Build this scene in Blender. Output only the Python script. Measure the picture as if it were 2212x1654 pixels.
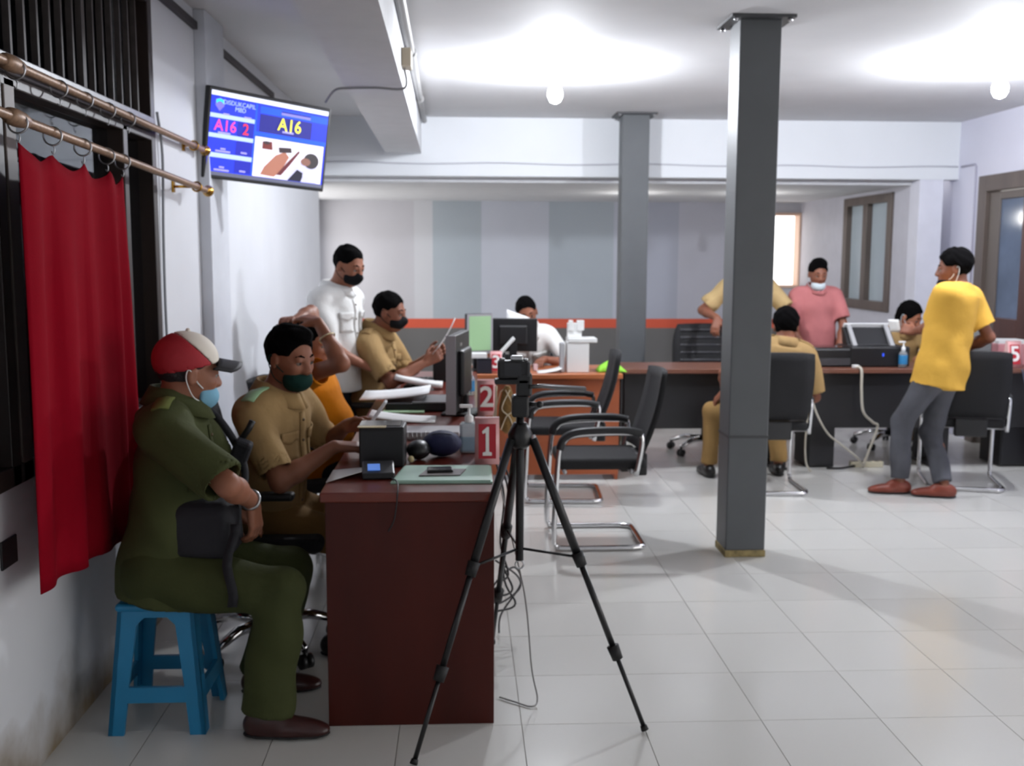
import bpy, math, random
import numpy as np
from mathutils import Vector, Matrix, Euler

random.seed(7)
C = bpy.context.scene.collection
SC = bpy.context.scene
for o in list(bpy.data.objects):
    bpy.data.objects.remove(o)

# ------------------------------------------------------------------ camera
cam_data = bpy.data.cameras.new('camera')
cam = bpy.data.objects.new('camera', cam_data)
C.objects.link(cam)
CAM_H, F_PX, PITCH, YAW, ROLL = 1.53, 2242.56, 0.120926, 0.0488245, -0.0036271
fw = Vector((math.sin(YAW) * math.cos(PITCH), math.cos(YAW) * math.cos(PITCH), -math.sin(PITCH)))
rt = Vector((math.cos(YAW), -math.sin(YAW), 0))
dn = fw.cross(rt)
r2 = math.cos(ROLL) * rt + math.sin(ROLL) * dn
d2 = -math.sin(ROLL) * rt + math.cos(ROLL) * dn
M = Matrix((r2, -d2, -fw)).transposed().to_4x4()
M.translation = (0, 0, CAM_H)
cam.matrix_world = M
cam_data.sensor_fit = 'HORIZONTAL'
cam_data.sensor_width = 36.0
cam_data.lens = 36.0 * F_PX / 2212
cam_data.clip_start = 0.05
cam_data.dof.use_dof = True               # the phone focused short of the room
cam_data.dof.focus_distance = 1.75
cam_data.dof.aperture_fstop = 7.0
SC.camera = cam

# ------------------------------------------------------------------ light and exposure
world = bpy.data.worlds.new('world')
SC.world = world
world.use_nodes = True
bg = world.node_tree.nodes['Background']
bg.inputs[0].default_value = (1.0, 0.98, 0.96, 1)
bg.inputs[1].default_value = 2.5
BULB = 1180.0
fill_light = bpy.data.lights.new('added_fill', 'AREA')          # unseen area lamp added at the far left to brighten the back wall
fill_light.shape = 'RECTANGLE'
fill_light.size, fill_light.size_y = 1.3, 2.2
fill_light.energy = 8
fill_light.color = (1.0, 0.97, 0.95)
fill_obj = bpy.data.objects.new('added_fill', fill_light)
C.objects.link(fill_obj)
fill_obj.location = (-1.58, 10.8, 1.45)
fill_obj.rotation_euler = (0, -math.pi / 2, 0)
SC.view_settings.view_transform = 'Standard'
SC.view_settings.look = 'None'
SC.view_settings.gamma = 1.0
SC.view_settings.use_curve_mapping = False
SC.view_settings.exposure = 0.0


# ------------------------------------------------------------------ materials
def lin(h):
    h = h.lstrip('#')
    out = []
    for i in (0, 2, 4):
        c = int(h[i:i + 2], 16) / 255
        out.append(c / 12.92 if c <= 0.04045 else ((c + 0.055) / 1.055) ** 2.4)
    return tuple(out)


MATS = {}


def mat(name, col, rough=0.6, metal=0.0, var=0.0, scale=8.0, bump=0.0, bscale=60.0, emit=0.0, stretch=None,
        rand=0.0, trans=0.0, alpha=1.0, spec=0.5, coat=0.0):
    if name in MATS:
        return MATS[name]
    m = bpy.data.materials.new(name)
    m.use_nodes = True
    nt = m.node_tree
    b = nt.nodes['Principled BSDF']
    c = lin(col) if isinstance(col, str) else col
    b.inputs['Base Color'].default_value = (*c, 1)
    b.inputs['Roughness'].default_value = rough
    b.inputs['Metallic'].default_value = metal
    b.inputs['Specular IOR Level'].default_value = spec
    b.inputs['Coat Weight'].default_value = coat
    if trans:
        b.inputs['Transmission Weight'].default_value = trans
    if alpha < 1:
        b.inputs['Alpha'].default_value = alpha
    if emit:
        b.inputs['Emission Color'].default_value = (*c, 1)
        b.inputs['Emission Strength'].default_value = emit
    tc = mp = None
    if var or bump:
        tc = nt.nodes.new('ShaderNodeTexCoord')
        mp = nt.nodes.new('ShaderNodeMapping')
        if stretch:
            mp.inputs['Scale'].default_value = stretch
        nt.links.new(tc.outputs['Object'], mp.inputs['Vector'])
    if var:
        n = nt.nodes.new('ShaderNodeTexNoise')
        n.inputs['Scale'].default_value = scale
        n.inputs['Detail'].default_value = 5
        nt.links.new(mp.outputs[0], n.inputs['Vector'])
        r = nt.nodes.new('ShaderNodeValToRGB')
        r.color_ramp.elements[0].position = 0.3
        r.color_ramp.elements[1].position = 0.7
        r.color_ramp.elements[0].color = (*[x * (1 - var) for x in c], 1)
        r.color_ramp.elements[1].color = (*[min(1, x * (1 + var)) for x in c], 1)
        nt.links.new(n.outputs['Fac'], r.inputs['Fac'])
        last = r.outputs['Color']
        nt.links.new(last, b.inputs['Base Color'])
    elif rand:
        oi = nt.nodes.new('ShaderNodeObjectInfo')
        r = nt.nodes.new('ShaderNodeValToRGB')
        r.color_ramp.elements[0].color = (*[x * (1 - rand) for x in c], 1)
        r.color_ramp.elements[1].color = (*[min(1, x * (1 + rand)) for x in c], 1)
        nt.links.new(oi.outputs['Random'], r.inputs['Fac'])
        nt.links.new(r.outputs['Color'], b.inputs['Base Color'])
    if bump:
        n2 = nt.nodes.new('ShaderNodeTexNoise')
        n2.inputs['Scale'].default_value = bscale
        n2.inputs['Detail'].default_value = 4
        nt.links.new(mp.outputs[0], n2.inputs['Vector'])
        bp = nt.nodes.new('ShaderNodeBump')
        bp.inputs['Strength'].default_value = bump
        bp.inputs['Distance'].default_value = 0.01
        nt.links.new(n2.outputs['Fac'], bp.inputs['Height'])
        nt.links.new(bp.outputs[0], b.inputs['Normal'])
    MATS[name] = m
    return m


def cloth(name, col, rough=0.85, var=0.14):
    return mat(name, col, rough, var=var, scale=5, bump=0.35, bscale=26, spec=0.2)


def wall_paint(name, col, dirt='#8a7a62', dirt_z=0.22):
    """wall paint with soft patchiness and damp stains of its own along the floor"""
    m = bpy.data.materials.new(name)
    m.use_nodes = True
    nt = m.node_tree
    b = nt.nodes['Principled BSDF']
    b.inputs['Roughness'].default_value = 0.55
    b.inputs['Specular IOR Level'].default_value = 0.3
    tc = nt.nodes.new('ShaderNodeTexCoord')
    n = nt.nodes.new('ShaderNodeTexNoise')
    n.inputs['Scale'].default_value = 1.6
    n.inputs['Detail'].default_value = 6
    nt.links.new(tc.outputs['Object'], n.inputs['Vector'])
    r = nt.nodes.new('ShaderNodeValToRGB')
    c = lin(col)
    r.color_ramp.elements[0].position = 0.3
    r.color_ramp.elements[1].position = 0.75
    r.color_ramp.elements[0].color = (*[x * 0.93 for x in c], 1)
    r.color_ramp.elements[1].color = (*c, 1)
    nt.links.new(n.outputs['Fac'], r.inputs['Fac'])
    sp = nt.nodes.new('ShaderNodeSeparateXYZ')
    nt.links.new(tc.outputs['Object'], sp.inputs[0])
    n2 = nt.nodes.new('ShaderNodeTexNoise')
    n2.inputs['Scale'].default_value = 5
    n2.inputs['Detail'].default_value = 8
    nt.links.new(tc.outputs['Object'], n2.inputs['Vector'])
    ma = nt.nodes.new('ShaderNodeMath')
    ma.operation = 'MULTIPLY'
    ma.inputs[1].default_value = dirt_z * 2
    nt.links.new(n2.outputs['Fac'], ma.inputs[0])
    mr = nt.nodes.new('ShaderNodeMath')
    mr.operation = 'SUBTRACT'
    nt.links.new(ma.outputs[0], mr.inputs[0])
    nt.links.new(sp.outputs['Z'], mr.inputs[1])
    m3 = nt.nodes.new('ShaderNodeMath')
    m3.operation = 'MULTIPLY'
    m3.use_clamp = True
    m3.inputs[1].default_value = 4.0
    nt.links.new(mr.outputs[0], m3.inputs[0])
    mx = nt.nodes.new('ShaderNodeMix')
    mx.data_type = 'RGBA'
    nt.links.new(m3.outputs[0], mx.inputs['Factor'])
    nt.links.new(r.outputs['Color'], mx.inputs['A'])
    mx.inputs['B'].default_value = (*lin(dirt), 1)
    nt.links.new(mx.outputs['Result'], b.inputs['Base Color'])
    return m


# ------------------------------------------------------------------ mesh helpers
MW = {}


class MB:
    """collects plain shapes into one mesh"""

    def __init__(self):
        self.v, self.f, self.sm = [], [], []

    def add(self, vs, fs, smooth=False):
        k = len(self.v)
        self.v += [tuple(x) for x in vs]
        for q in fs:
            self.f.append(tuple(i + k for i in q))
            self.sm.append(smooth)
        return self

    def box(self, c, s, rot=None):
        x, y, z = (d / 2 for d in s)
        vs = [Vector(p) for p in ((-x, -y, -z), (x, -y, -z), (x, y, -z), (-x, y, -z),
                                  (-x, -y, z), (x, -y, z), (x, y, z), (-x, y, z))]
        if rot is not None:
            R = Euler(rot).to_matrix() if not isinstance(rot, Matrix) else rot
            vs = [R @ p for p in vs]
        c = Vector(c)
        return self.add([p + c for p in vs], [(0, 3, 2, 1), (4, 5, 6, 7), (0, 1, 5, 4), (1, 2, 6, 5), (2, 3, 7, 6), (3, 0, 4, 7)])

    def span(self, x0, x1, y0, y1, z0, z1):
        return self.box(((x0 + x1) / 2, (y0 + y1) / 2, (z0 + z1) / 2), (abs(x1 - x0), abs(y1 - y0), abs(z1 - z0)))

    def tube(self, pts, r, n=10, closed=False, caps=True):
        pts = [Vector(p) for p in pts]
        m = len(pts)
        rs = r if isinstance(r, (list, tuple)) else [r] * m
        vs, fs = [], []
        prev = None
        for i, p in enumerate(pts):
            if closed:
                t = pts[(i + 1) % m] - pts[i - 1]
            else:
                t = pts[min(i + 1, m - 1)] - pts[max(i - 1, 0)]
            if t.length < 1e-9:
                t = Vector((0, 0, 1))
            t.normalize()
            if prev is None:
                a = Vector((0, 0, 1)) if abs(t.z) < 0.9 else Vector((1, 0, 0))
                u = t.cross(a).normalized()
            else:
                u = prev - t * prev.dot(t)
                u = u.normalized() if u.length > 1e-6 else t.orthogonal().normalized()
            prev = u
            w = t.cross(u)
            for k in range(n):
                a = 2 * math.pi * k / n
                vs.append(p + (u * math.cos(a) + w * math.sin(a)) * rs[i])
        last = m if closed else m - 1
        for i in range(last):
            for k in range(n):
                j = (i + 1) % m
                fs.append((i * n + k, i * n + (k + 1) % n, j * n + (k + 1) % n, j * n + k))
        if caps and not closed:
            fs.append(tuple(range(n - 1, -1, -1)))
            fs.append(tuple((m - 1) * n + k for k in range(n)))
        return self.add(vs, fs, True)

    def cyl(self, p0, p1, r0, r1=None, n=16):
        return self.tube([p0, p1], [r0, r0 if r1 is None else r1], n)

    def lathe(self, prof, c=(0, 0, 0), n=20, R=None):
        vs, fs = [], []
        c = Vector(c)
        for r, z in prof:
            for k in range(n):
                a = 2 * math.pi * k / n
                p = Vector((r * math.cos(a), r * math.sin(a), z))
                vs.append((R @ p if R is not None else p) + c)
        for i in range(len(prof) - 1):
            for k in range(n):
                fs.append((i * n + k, i * n + (k + 1) % n, (i + 1) * n + (k + 1) % n, (i + 1) * n + k))
        fs.append(tuple(range(n - 1, -1, -1)))
        fs.append(tuple((len(prof) - 1) * n + k for k in range(n)))
        return self.add(vs, fs, True)

    def sphere(self, c, r, n=14, m=8, R=None):
        rr = r if isinstance(r, (list, tuple)) else (r, r, r)
        c = Vector(c)
        vs, fs = [], []
        for i in range(m + 1):
            t = math.pi * i / m
            for k in range(n):
                a = 2 * math.pi * k / n
                p = Vector((rr[0] * math.sin(t) * math.cos(a), rr[1] * math.sin(t) * math.sin(a), -rr[2] * math.cos(t)))
                vs.append((R @ p if R is not None else p) + c)
        for i in range(m):
            for k in range(n):
                fs.append((i * n + k, i * n + (k + 1) % n, (i + 1) * n + (k + 1) % n, (i + 1) * n + k))
        return self.add(vs, fs, True)

    def torus(self, c, R0, r, axis=(0, 0, 1), n=20, m=8):
        ax = Vector(axis).normalized()
        u = ax.orthogonal().normalized()
        w = ax.cross(u)
        c = Vector(c)
        return self.tube([c + (u * math.cos(2 * math.pi * k / n) + w * math.sin(2 * math.pi * k / n)) * R0 for k in range(n)], r, m, closed=True)

    def prism(self, poly, t, o=(0, 0, 0), ux=(1, 0, 0), uy=(0, 0, 1)):
        """outline in the ux/uy plane, thickness t along ux x uy, centred"""
        ux, uy, o = Vector(ux), Vector(uy), Vector(o)
        nz = ux.cross(uy).normalized()
        n = len(poly)
        vs = [o + ux * a + uy * b - nz * t / 2 for a, b in poly] + [o + ux * a + uy * b + nz * t / 2 for a, b in poly]
        fs = [tuple(range(n - 1, -1, -1)), tuple(range(n, 2 * n))]
        for i in range(n):
            j = (i + 1) % n
            fs.append((i, j, n + j, n + i))
        return self.add(vs, fs)

    def sheet(self, grid, t=0.0012):
        """a thin curved sheet (paper, cloth): grid[i][j] points, given thickness"""
        a, b = len(grid), len(grid[0])
        G = [[Vector(p) for p in row] for row in grid]
        N = [[None] * b for _ in range(a)]
        for i in range(a):
            for j in range(b):
                du = G[min(i + 1, a - 1)][j] - G[max(i - 1, 0)][j]
                dv = G[i][min(j + 1, b - 1)] - G[i][max(j - 1, 0)]
                q = du.cross(dv)
                N[i][j] = q.normalized() if q.length > 1e-9 else Vector((0, 0, 1))
        vs = [G[i][j] + N[i][j] * t / 2 for i in range(a) for j in range(b)] + [G[i][j] - N[i][j] * t / 2 for i in range(a) for j in range(b)]
        fs = []
        o = a * b
        for i in range(a - 1):
            for j in range(b - 1):
                q = (i * b + j, (i + 1) * b + j, (i + 1) * b + j + 1, i * b + j + 1)
                fs.append(q)
                fs.append(tuple(o + x for x in reversed(q)))
        rim = [(0, j) for j in range(b)] + [(i, b - 1) for i in range(1, a)] + [(a - 1, j) for j in range(b - 2, -1, -1)] + [(i, 0) for i in range(a - 2, 0, -1)]
        for k in range(len(rim)):
            p, q = rim[k], rim[(k + 1) % len(rim)]
            p, q = p[0] * b + p[1], q[0] * b + q[1]
            fs.append((p, q, o + q, o + p))
        return self.add(vs, fs, True)

    def obj(self, name, m=None, parent=None, world=False, bevel=0.0, seg=2):
        me = bpy.data.meshes.new(name)
        vs = self.v
        if world and parent is not None:
            inv = MW[parent.name].inverted()
            vs = [inv @ Vector(p) for p in vs]
        me.from_pydata(vs, [], self.f)
        me.polygons.foreach_set('use_smooth', self.sm)
        if m is not None:
            me.materials.append(m)
        return link(name, me, parent, bevel, seg)


def link(name, me, parent=None, bevel=0.0, seg=2):
    o = bpy.data.objects.new(name, me)
    C.objects.link(o)
    if parent is not None:
        o.parent = parent
        MW[o.name] = MW[parent.name]
    else:
        MW[o.name] = Matrix.Identity(4)
    if bevel:
        b = o.modifiers.new('bevel', 'BEVEL')
        b.width = bevel
        b.segments = seg
        b.limit_method = 'ANGLE'
        b.angle_limit = math.radians(50)
    return o


def thing(name, label, cat, loc=(0, 0, 0), rz=0.0, group=None):
    o = bpy.data.objects.new(name, None)
    C.objects.link(o)
    o.empty_display_size = 0.05
    o.location = loc
    o.rotation_euler = (0, 0, rz)
    MW[o.name] = Matrix.Translation(loc) @ Matrix.Rotation(rz, 4, 'Z')
    return tag(o, label, cat, group)


def tag(o, label=None, cat=None, group=None):
    if label:
        o['label'] = label
    if cat:
        o['category'] = cat
    if group:
        o['group'] = group
    return o


def struct(o):
    o['kind'] = 'structure'
    return o


def dup(root, loc, rz, label, group=None):
    r = root.copy()
    C.objects.link(r)
    r.location = loc
    r.rotation_euler = (0, 0, rz)
    MW[r.name] = Matrix.Translation(loc) @ Matrix.Rotation(rz, 4, 'Z')
    tag(r, label, None, group)
    for ch in list(root.children):
        c = ch.copy()
        C.objects.link(c)
        c.parent = r
        MW[c.name] = MW[r.name]
        for gch in ch.children:
            d = gch.copy()
            C.objects.link(d)
            d.parent = c
            MW[d.name] = MW[r.name]
    return r


def bez(pts, n=8):
    """smooth curve through the points"""
    P = [Vector(p) for p in pts]
    out = []
    for i in range(len(P) - 1):
        a = P[max(i - 1, 0)]
        b, c = P[i], P[i + 1]
        d = P[min(i + 2, len(P) - 1)]
        for k in range(n):
            t = k / n
            out.append(0.5 * ((2 * b) + (c - a) * t + (2 * a - 5 * b + 4 * c - d) * t * t + (3 * b - a - 3 * c + d) * t ** 3))
    out.append(P[-1])
    return out


def text_mesh(txt, size, mname, parent, origin, ux, uy, name='lettering', depth=0.0008, bold=0.0, font_shear=0.0):
    """flat lettering lying in the plane ux/uy at origin (centre of the text)"""
    cu = bpy.data.curves.new('txt', 'FONT')
    cu.body = txt
    cu.size = size
    cu.align_x = 'CENTER'
    cu.align_y = 'CENTER'
    cu.extrude = depth
    cu.offset = bold
    cu.shear = font_shear
    cu.resolution_u = 4
    to = bpy.data.objects.new('txt', cu)
    C.objects.link(to)
    dg = bpy.context.evaluated_depsgraph_get()
    me = bpy.data.meshes.new_from_object(to.evaluated_get(dg))
    bpy.data.objects.remove(to)
    ux, uy = Vector(ux).normalized(), Vector(uy).normalized()
    nz = ux.cross(uy)
    Mx = Matrix((ux, uy, nz)).transposed().to_4x4()
    Mx.translation = Vector(origin)
    me.transform(Mx)
    me.name = name
    me.materials.clear()
    me.materials.append(mname)
    return link(name, me, parent)

# ------------------------------------------------------------------ the room
CEIL = 2.69
XL, XR, YB, YH = -1.27, 4.29, 9.47, 8.92
white = wall_paint('wall_white', '#e3e5ea')
white_r = wall_paint('wall_white_right', '#dcdcea', dirt_z=0.02)
plain = mat('plain_white', '#dfe2e6', 0.6, var=0.03, scale=1.2)
ceil_m = mat('ceiling_board', '#d2d2d4', 0.75, var=0.06, scale=1.3, bump=0.15, bscale=3)
grout = mat('grout', '#a8a49c', 0.8)
tile_m = mat('white_tile', '#d8d7d2', 0.17, rand=0.035, spec=0.5)
brown = mat('dark_wood_frame', '#2c211d', 0.45, var=0.25, scale=9, stretch=(1, 1, 0.15))
brown2 = mat('grey_brown_frame', '#5d524c', 0.5, var=0.15, scale=9, stretch=(1, 1, 0.15))
greyrail = mat('grey_rail', '#6f6c72', 0.35, var=0.2, scale=25)
steel_bar = mat('grille_bar', '#46403f', 0.6, metal=0.0, var=0.2, scale=20)
glass_m = mat('window_glass', '#dfe6f2', 0.03, trans=1.0)
glass_m.node_tree.nodes['Principled BSDF'].inputs['IOR'].default_value = 1.3
gold = mat('gold', '#b98a2e', 0.25, metal=1.0)
chrome = mat('chrome', '#d8d8da', 0.12, metal=1.0)
silver = mat('satin_metal', '#b9babc', 0.3, metal=1.0)
black_pl = mat('black_plastic', '#141417', 0.42, var=0.1, scale=20)
black_soft = mat('black_mesh_fabric', '#17171a', 0.8, bump=0.3, bscale=160)
black_rub = mat('black_rubber', '#0f0f11', 0.6)
paper = mat('white_paper', '#eceded', 0.7)
white_pl = mat('white_plastic', '#e6e7e6', 0.35)
grey_pl = mat('grey_plastic', '#8f9093', 0.4)

# floor with its tiles
fl = MB().span(-1.8, 6.2, -1.5, 13.0, -0.12, -0.004).obj('floor', grout)
struct(fl)
TX0, TY0, TP = 0.195, 0.055, 0.4
tile_mesh = None
tb = MB().span(-TP / 2 + 0.0014, TP / 2 - 0.0014, -TP / 2 + 0.0014, TP / 2 - 0.0014, -0.012, 0.0)
seen = 0
far = MB()
for j in range(6, 30):
    for i in range(-5, 11):
        cx, cy = TX0 + (i + 0.5) * TP, TY0 + (j + 0.5) * TP
        if cy > 9.7:
            if -1.7 < cx < 4.2:
                far.box((cx, cy, -0.006), (TP - 0.0028, TP - 0.0028, 0.012))
            continue
        if i < -4:
            continue
        if tile_mesh is None:
            t = tb.obj('floor_tile', tile_m, fl)
            tile_mesh = t.data
        else:
            t = link('floor_tile', tile_mesh, fl)
        t.location = (cx, cy, 0)
        seen += 1
o = far.obj('floor_tiles_beyond', tile_m, fl)
o['kind'] = 'stuff'
near = MB()
for j in range(-3, 6):
    for i in range(-4, 11):
        near.box((TX0 + (i + 0.5) * TP, TY0 + (j + 0.5) * TP, -0.006), (TP - 0.0028, TP - 0.0028, 0.012))
o = near.obj('floor_tiles_near', tile_m, fl)
o['kind'] = 'stuff'

struct(MB().span(-1.6, 6.2, -1.65, 9.2, CEIL, CEIL + 0.1).obj('ceiling', ceil_m))
# left wall around its window, which runs from the camera to y = 4.44
WY0, WY1, WZ0, WZ1 = 1.75, 4.44, 0.88, 2.6
w = MB()
w.span(XL - 0.15, XL, -1.5, WY0, 0, CEIL)
w.span(XL - 0.15, XL, WY0, WY1, 0, WZ0)
w.span(XL - 0.15, XL, WY0, WY1, WZ1, CEIL)
w.span(XL - 0.15, XL, WY1, YB, 0, CEIL)
wl = struct(w.obj('wall_left', white))
struct(MB().span(XL, XL + 0.056, 5.166, 5.55, 0, CEIL).obj('trim_1', mat('pilaster_paint', '#d3d6dd', 0.55, var=0.04), bevel=0.004))
# back wall far under the low ceiling, painted in vertical pale bands above an orange stripe and a dark grey dado
YE = 12.1
w = MB()
w.span(-1.77, 3.45, YE, YE + 0.15, 0, 2.35)
w.span(3.45, 3.98, YE, YE + 0.15, 0, 1.18)
w.span(3.45, 3.98, YE, YE + 0.15, 2.05, 2.35)
bw = struct(w.obj('wall_back', mat('wall_lilac', '#c6c7ce', 0.6, var=0.03)))
xs = [-1.62, -0.542, -0.329, 0.232, 1.011, 1.767, 2.147, 2.528, 3.45]
for i in range(len(xs) - 1):
    q = MB().span(xs[i], xs[i + 1], YE - 0.0025, YE, 0.814, 2.17)
    q.obj('painted_band', mat('band_%d' % i, ['#bdbcc2', '#c6c7cc', '#aab3bb', '#c0c4cf', '#abb4bd', '#bbbfcb', '#adb1bf', '#bdbec9'][i], 0.6, var=0.03, scale=2), bw)
MB().span(-1.62, 3.98, YE - 0.006, YE, 0.706, 0.814).obj('orange_stripe', mat('orange_paint', '#d4573a', 0.6, var=0.06, scale=3), bw)
MB().span(-1.62, 3.98, YE - 0.004, YE, 0, 0.706).obj('grey_dado', mat('dado_paint', '#686766', 0.6, var=0.05, scale=2), bw)
struct(MB().span(-1.77, -1.42, YB, YB + 0.1, 0, 2.35).obj('wall_jog', plain))
w = MB()
w.span(-1.77, -1.62, YB, 9.68, 0, 2.35)
w.span(-1.77, -1.62, 11.92, YE, 0, 2.35)
w.span(-1.77, -1.62, 9.68, 11.92, 0, 0.78)
w.span(-1.77, -1.62, 9.68, 11.92, 2.12, 2.35)  # opening added in this unseen wall to light the back zone
struct(w.obj('wall_left_far', plain))
# header beam across the room, and the low ceiling behind it
struct(MB().span(XL - 0.02, XR + 0.05, YH, YH + 0.16, 2.205, CEIL).obj('wall_header', plain))
struct(MB().span(-1.75, 4.05, YH + 0.16, 12.2, 2.165, 2.3).obj('ceiling_low', mat('low_ceiling', '#c9cacd', 0.7, var=0.04)))
struct(MB().span(3.955, 4.165, YH, YH + 0.2, 0, 2.205).obj('trim_2', mat('pillar_paint', '#dcdde8', 0.55, var=0.03), bevel=0.004))
# right wall with a door, corridor wall with a window, corridor end with an opening to daylight
w = MB()
w.span(XR, XR + 0.15, -1.5, -0.9, 0, CEIL)
w.span(XR, XR + 0.15, -0.9, 4.3, 2.45, CEIL)            # the wide entrance lets daylight in
w.span(XR, XR + 0.15, 4.3, 7.05, 0, CEIL)
w.span(XR, XR + 0.15, 7.05, 8.5, 2.2, CEIL)
w.span(XR, XR + 0.15, 8.5, 12.1, 0, CEIL)
struct(w.obj('wall_right', white_r))
lilac_in = mat('corridor_paint', '#c2c2cc', 0.6, var=0.04)
w = MB()
w.span(3.96, 4.1, 9.05, 9.48, 0, 2.2)
w.span(3.96, 4.1, 9.48, 10.64, 0, 1.03)
w.span(3.96, 4.1, 9.48, 10.64, 2.13, 2.2)
w.span(3.96, 4.1, 10.64, 12.1, 0, 2.2)
struct(w.obj('wall_corridor_right', lilac_in))
# wall behind the camera
struct(MB().span(-1.6, XR + 0.15, -1.65, -1.5, 0, CEIL).obj('wall_front', plain))
# beam under the left ceiling, slightly askew, with its conduit
bm = MB()
bm.add([(-0.555, 2.0, 2.39), (-0.262, 2.0, 2.39), (-0.333, YH, 2.39), (-0.63, YH, 2.39),
        (-0.555, 2.0, CEIL), (-0.262, 2.0, CEIL), (-0.333, YH, CEIL), (-0.63, YH, CEIL)],
       [(0, 3, 2, 1), (4, 5, 6, 7), (0, 1, 5, 4), (1, 2, 6, 5), (2, 3, 7, 6), (3, 0, 4, 7)])
struct(bm.obj('trim_3', mat('beam_paint', '#cfd0d3', 0.6, var=0.03)))


def beam_x(y):
    return -0.262 + (y - 2.0) / (YH - 2.0) * (-0.071)


cd = thing('conduit', 'grey conduit pipe running along the side of the ceiling beam', 'pipe', (beam_x(8.4), 8.4, CEIL - 0.05))
pts = [(beam_x(y) + 0.028, y, 2.642) for y in (2.4, 4.0, 5.3, 7.0, 8.8)]
MB().tube(pts, 0.022, 12).obj('pipe', mat('grey_pvc', '#8d8c8b', 0.45), cd, True)
for y in (4.1, 5.9, 7.6):
    MB().cyl((beam_x(y) + 0.028, y - 0.03, 2.642), (beam_x(y) + 0.028, y + 0.03, 2.642), 0.029).obj('pipe_coupling', mat('grey_pvc', '#8d8c8b'), cd, True)
MB().span(beam_x(5.4), beam_x(5.4) + 0.05, 5.33, 5.47, 2.47, 2.56).obj('junction_box', mat('beige_plastic', '#b9ad98', 0.5), cd, True, bevel=0.006)
MB().tube(bez([(beam_x(5.4) + 0.012, 5.4, 2.47), (beam_x(5.4) + 0.012, 5.42, 2.376), (-0.43, 5.44, 2.379), (-0.56, 5.46, 2.379),
               (-0.64, 5.47, 2.37), (-0.70, 5.55, 2.32)], 6), 0.006, 8).obj('branch_cable', mat('grey_cable', '#8a8a8a', 0.5), cd, True)
# dark cornice strip along the top of the left wall, in two lengths
q = MB().span(XL, XL + 0.022, 1.5, 5.16, 2.595, 2.63)
struct(q.obj('trim_4', mat('dark_strip', '#3a3538', 0.6)))
q = MB().span(XL, XL + 0.022, 5.6, 7.2, 2.58, 2.612)
struct(q.obj('trim_5', mat('dark_strip', '#3a3538')))
# cable along the header and down the right wall
q = MB().tube([(x, YH - 0.006, 2.31 + 0.006 * math.sin(x * 5)) for x in np.linspace(-1.2, 4.28, 40)], 0.006, 6)
tag(q.obj('header_cable', mat('pale_cable', '#b9bac2', 0.5)), 'pale thin cable pinned along the white header beam', 'cable')
q = MB().tube([(4.284, 8.86, 2.31), (4.284, 8.62, 2.31), (4.284, 8.6, 2.29), (4.284, 8.58, 1.0)], 0.009, 6)
tag(q.obj('wall_conduit', mat('lilac_conduit', '#a9a7b8', 0.5)), 'thin lilac conduit bending down the right wall by the door', 'pipe')
q = MB().tube(bez([(XL + 0.012, 4.47, 2.12), (XL + 0.014, 4.52, 1.95), (XL + 0.012, 4.5, 1.63), (XL + 0.012, 4.49, 1.3), (XL + 0.012, 4.51, 0.95)], 8), 0.006, 6)
tag(q.obj('wall_wire', mat('grey_wire', '#8a8d92', 0.5)), 'thin grey wire hanging down the left wall beside the window', 'wire')
q = MB().span(XL, XL + 0.008, 2.84, 2.94, 0.665, 0.745)
tag(q.obj('wall_socket', black_pl, bevel=0.003), 'small black wall plate low on the left wall', 'socket')

# left window: dark timber frame, barred transom, glass panes; a dim store behind it
wn = struct(bpy.data.objects.new('window_1', None))
C.objects.link(wn)
MW['window_1'] = Matrix.Identity(4)
wx0, wx1 = XL - 0.09, XL + 0.012
MB().span(wx0, wx1, WY1 - 0.055, WY1, WZ0, WZ1).obj('frame_stile', brown, wn, bevel=0.004)
MB().span(wx0, wx1, 4.02, 4.07, WZ0, 2.02).obj('frame_stile', brown, wn, bevel=0.004)
MB().span(wx0, wx1, 3.0, 3.07, WZ0, 2.02).obj('frame_stile', brown2, wn, bevel=0.004)
MB().span(wx0, wx1, 2.93, 2.985, WZ0, 2.02).obj('frame_stile', brown, wn, bevel=0.004)
MB().span(wx0, wx1, WY0, WY1 - 0.055, WZ1 - 0.06, WZ1).obj('frame_rail', brown, wn, bevel=0.004)
MB().span(wx0, wx1, WY0, WY1 - 0.055, WZ0, WZ0 + 0.06).obj('frame_rail', brown, wn, bevel=0.004)
MB().span(wx0, wx1 + 0.012, WY0, WY1 - 0.055, 2.03, 2.085).obj('transom_rail', greyrail, wn, bevel=0.004)
MB().span(wx0, wx1, WY0, WY1 - 0.055, 1.995, 2.03).obj('frame_rail', brown, wn, bevel=0.004)
barm = None
ys = [1.95 + k * 0.0985 for k in range(25)]
for k, y in enumerate(ys):
    if y > 4.37:
        break
    wide = 0.03 if abs(y - 3.72) < 0.05 else 0.014
    MB().span(XL - 0.035, XL - 0.015, y - wide / 2, y + wide / 2, 2.085, WZ1 - 0.06).obj('grille_bar', steel_bar, wn)
MB().span(XL - 0.05, XL - 0.046, 3.07, 4.02, WZ0 + 0.06, 1.995).obj('pane', glass_m, wn)
MB().span(XL - 0.05, XL - 0.046, 4.07, WY1 - 0.055, WZ0 + 0.06, 1.995).obj('pane', glass_m, wn)
MB().span(XL - 0.05, XL - 0.046, WY0, 2.93, WZ0 + 0.06, 1.995).obj('pane', glass_m, wn)
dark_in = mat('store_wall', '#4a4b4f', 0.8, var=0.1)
struct(MB().span(-2.75, -2.7, 1.0, 5.2, 0, CEIL).obj('wall_store_rear', dark_in))
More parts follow.
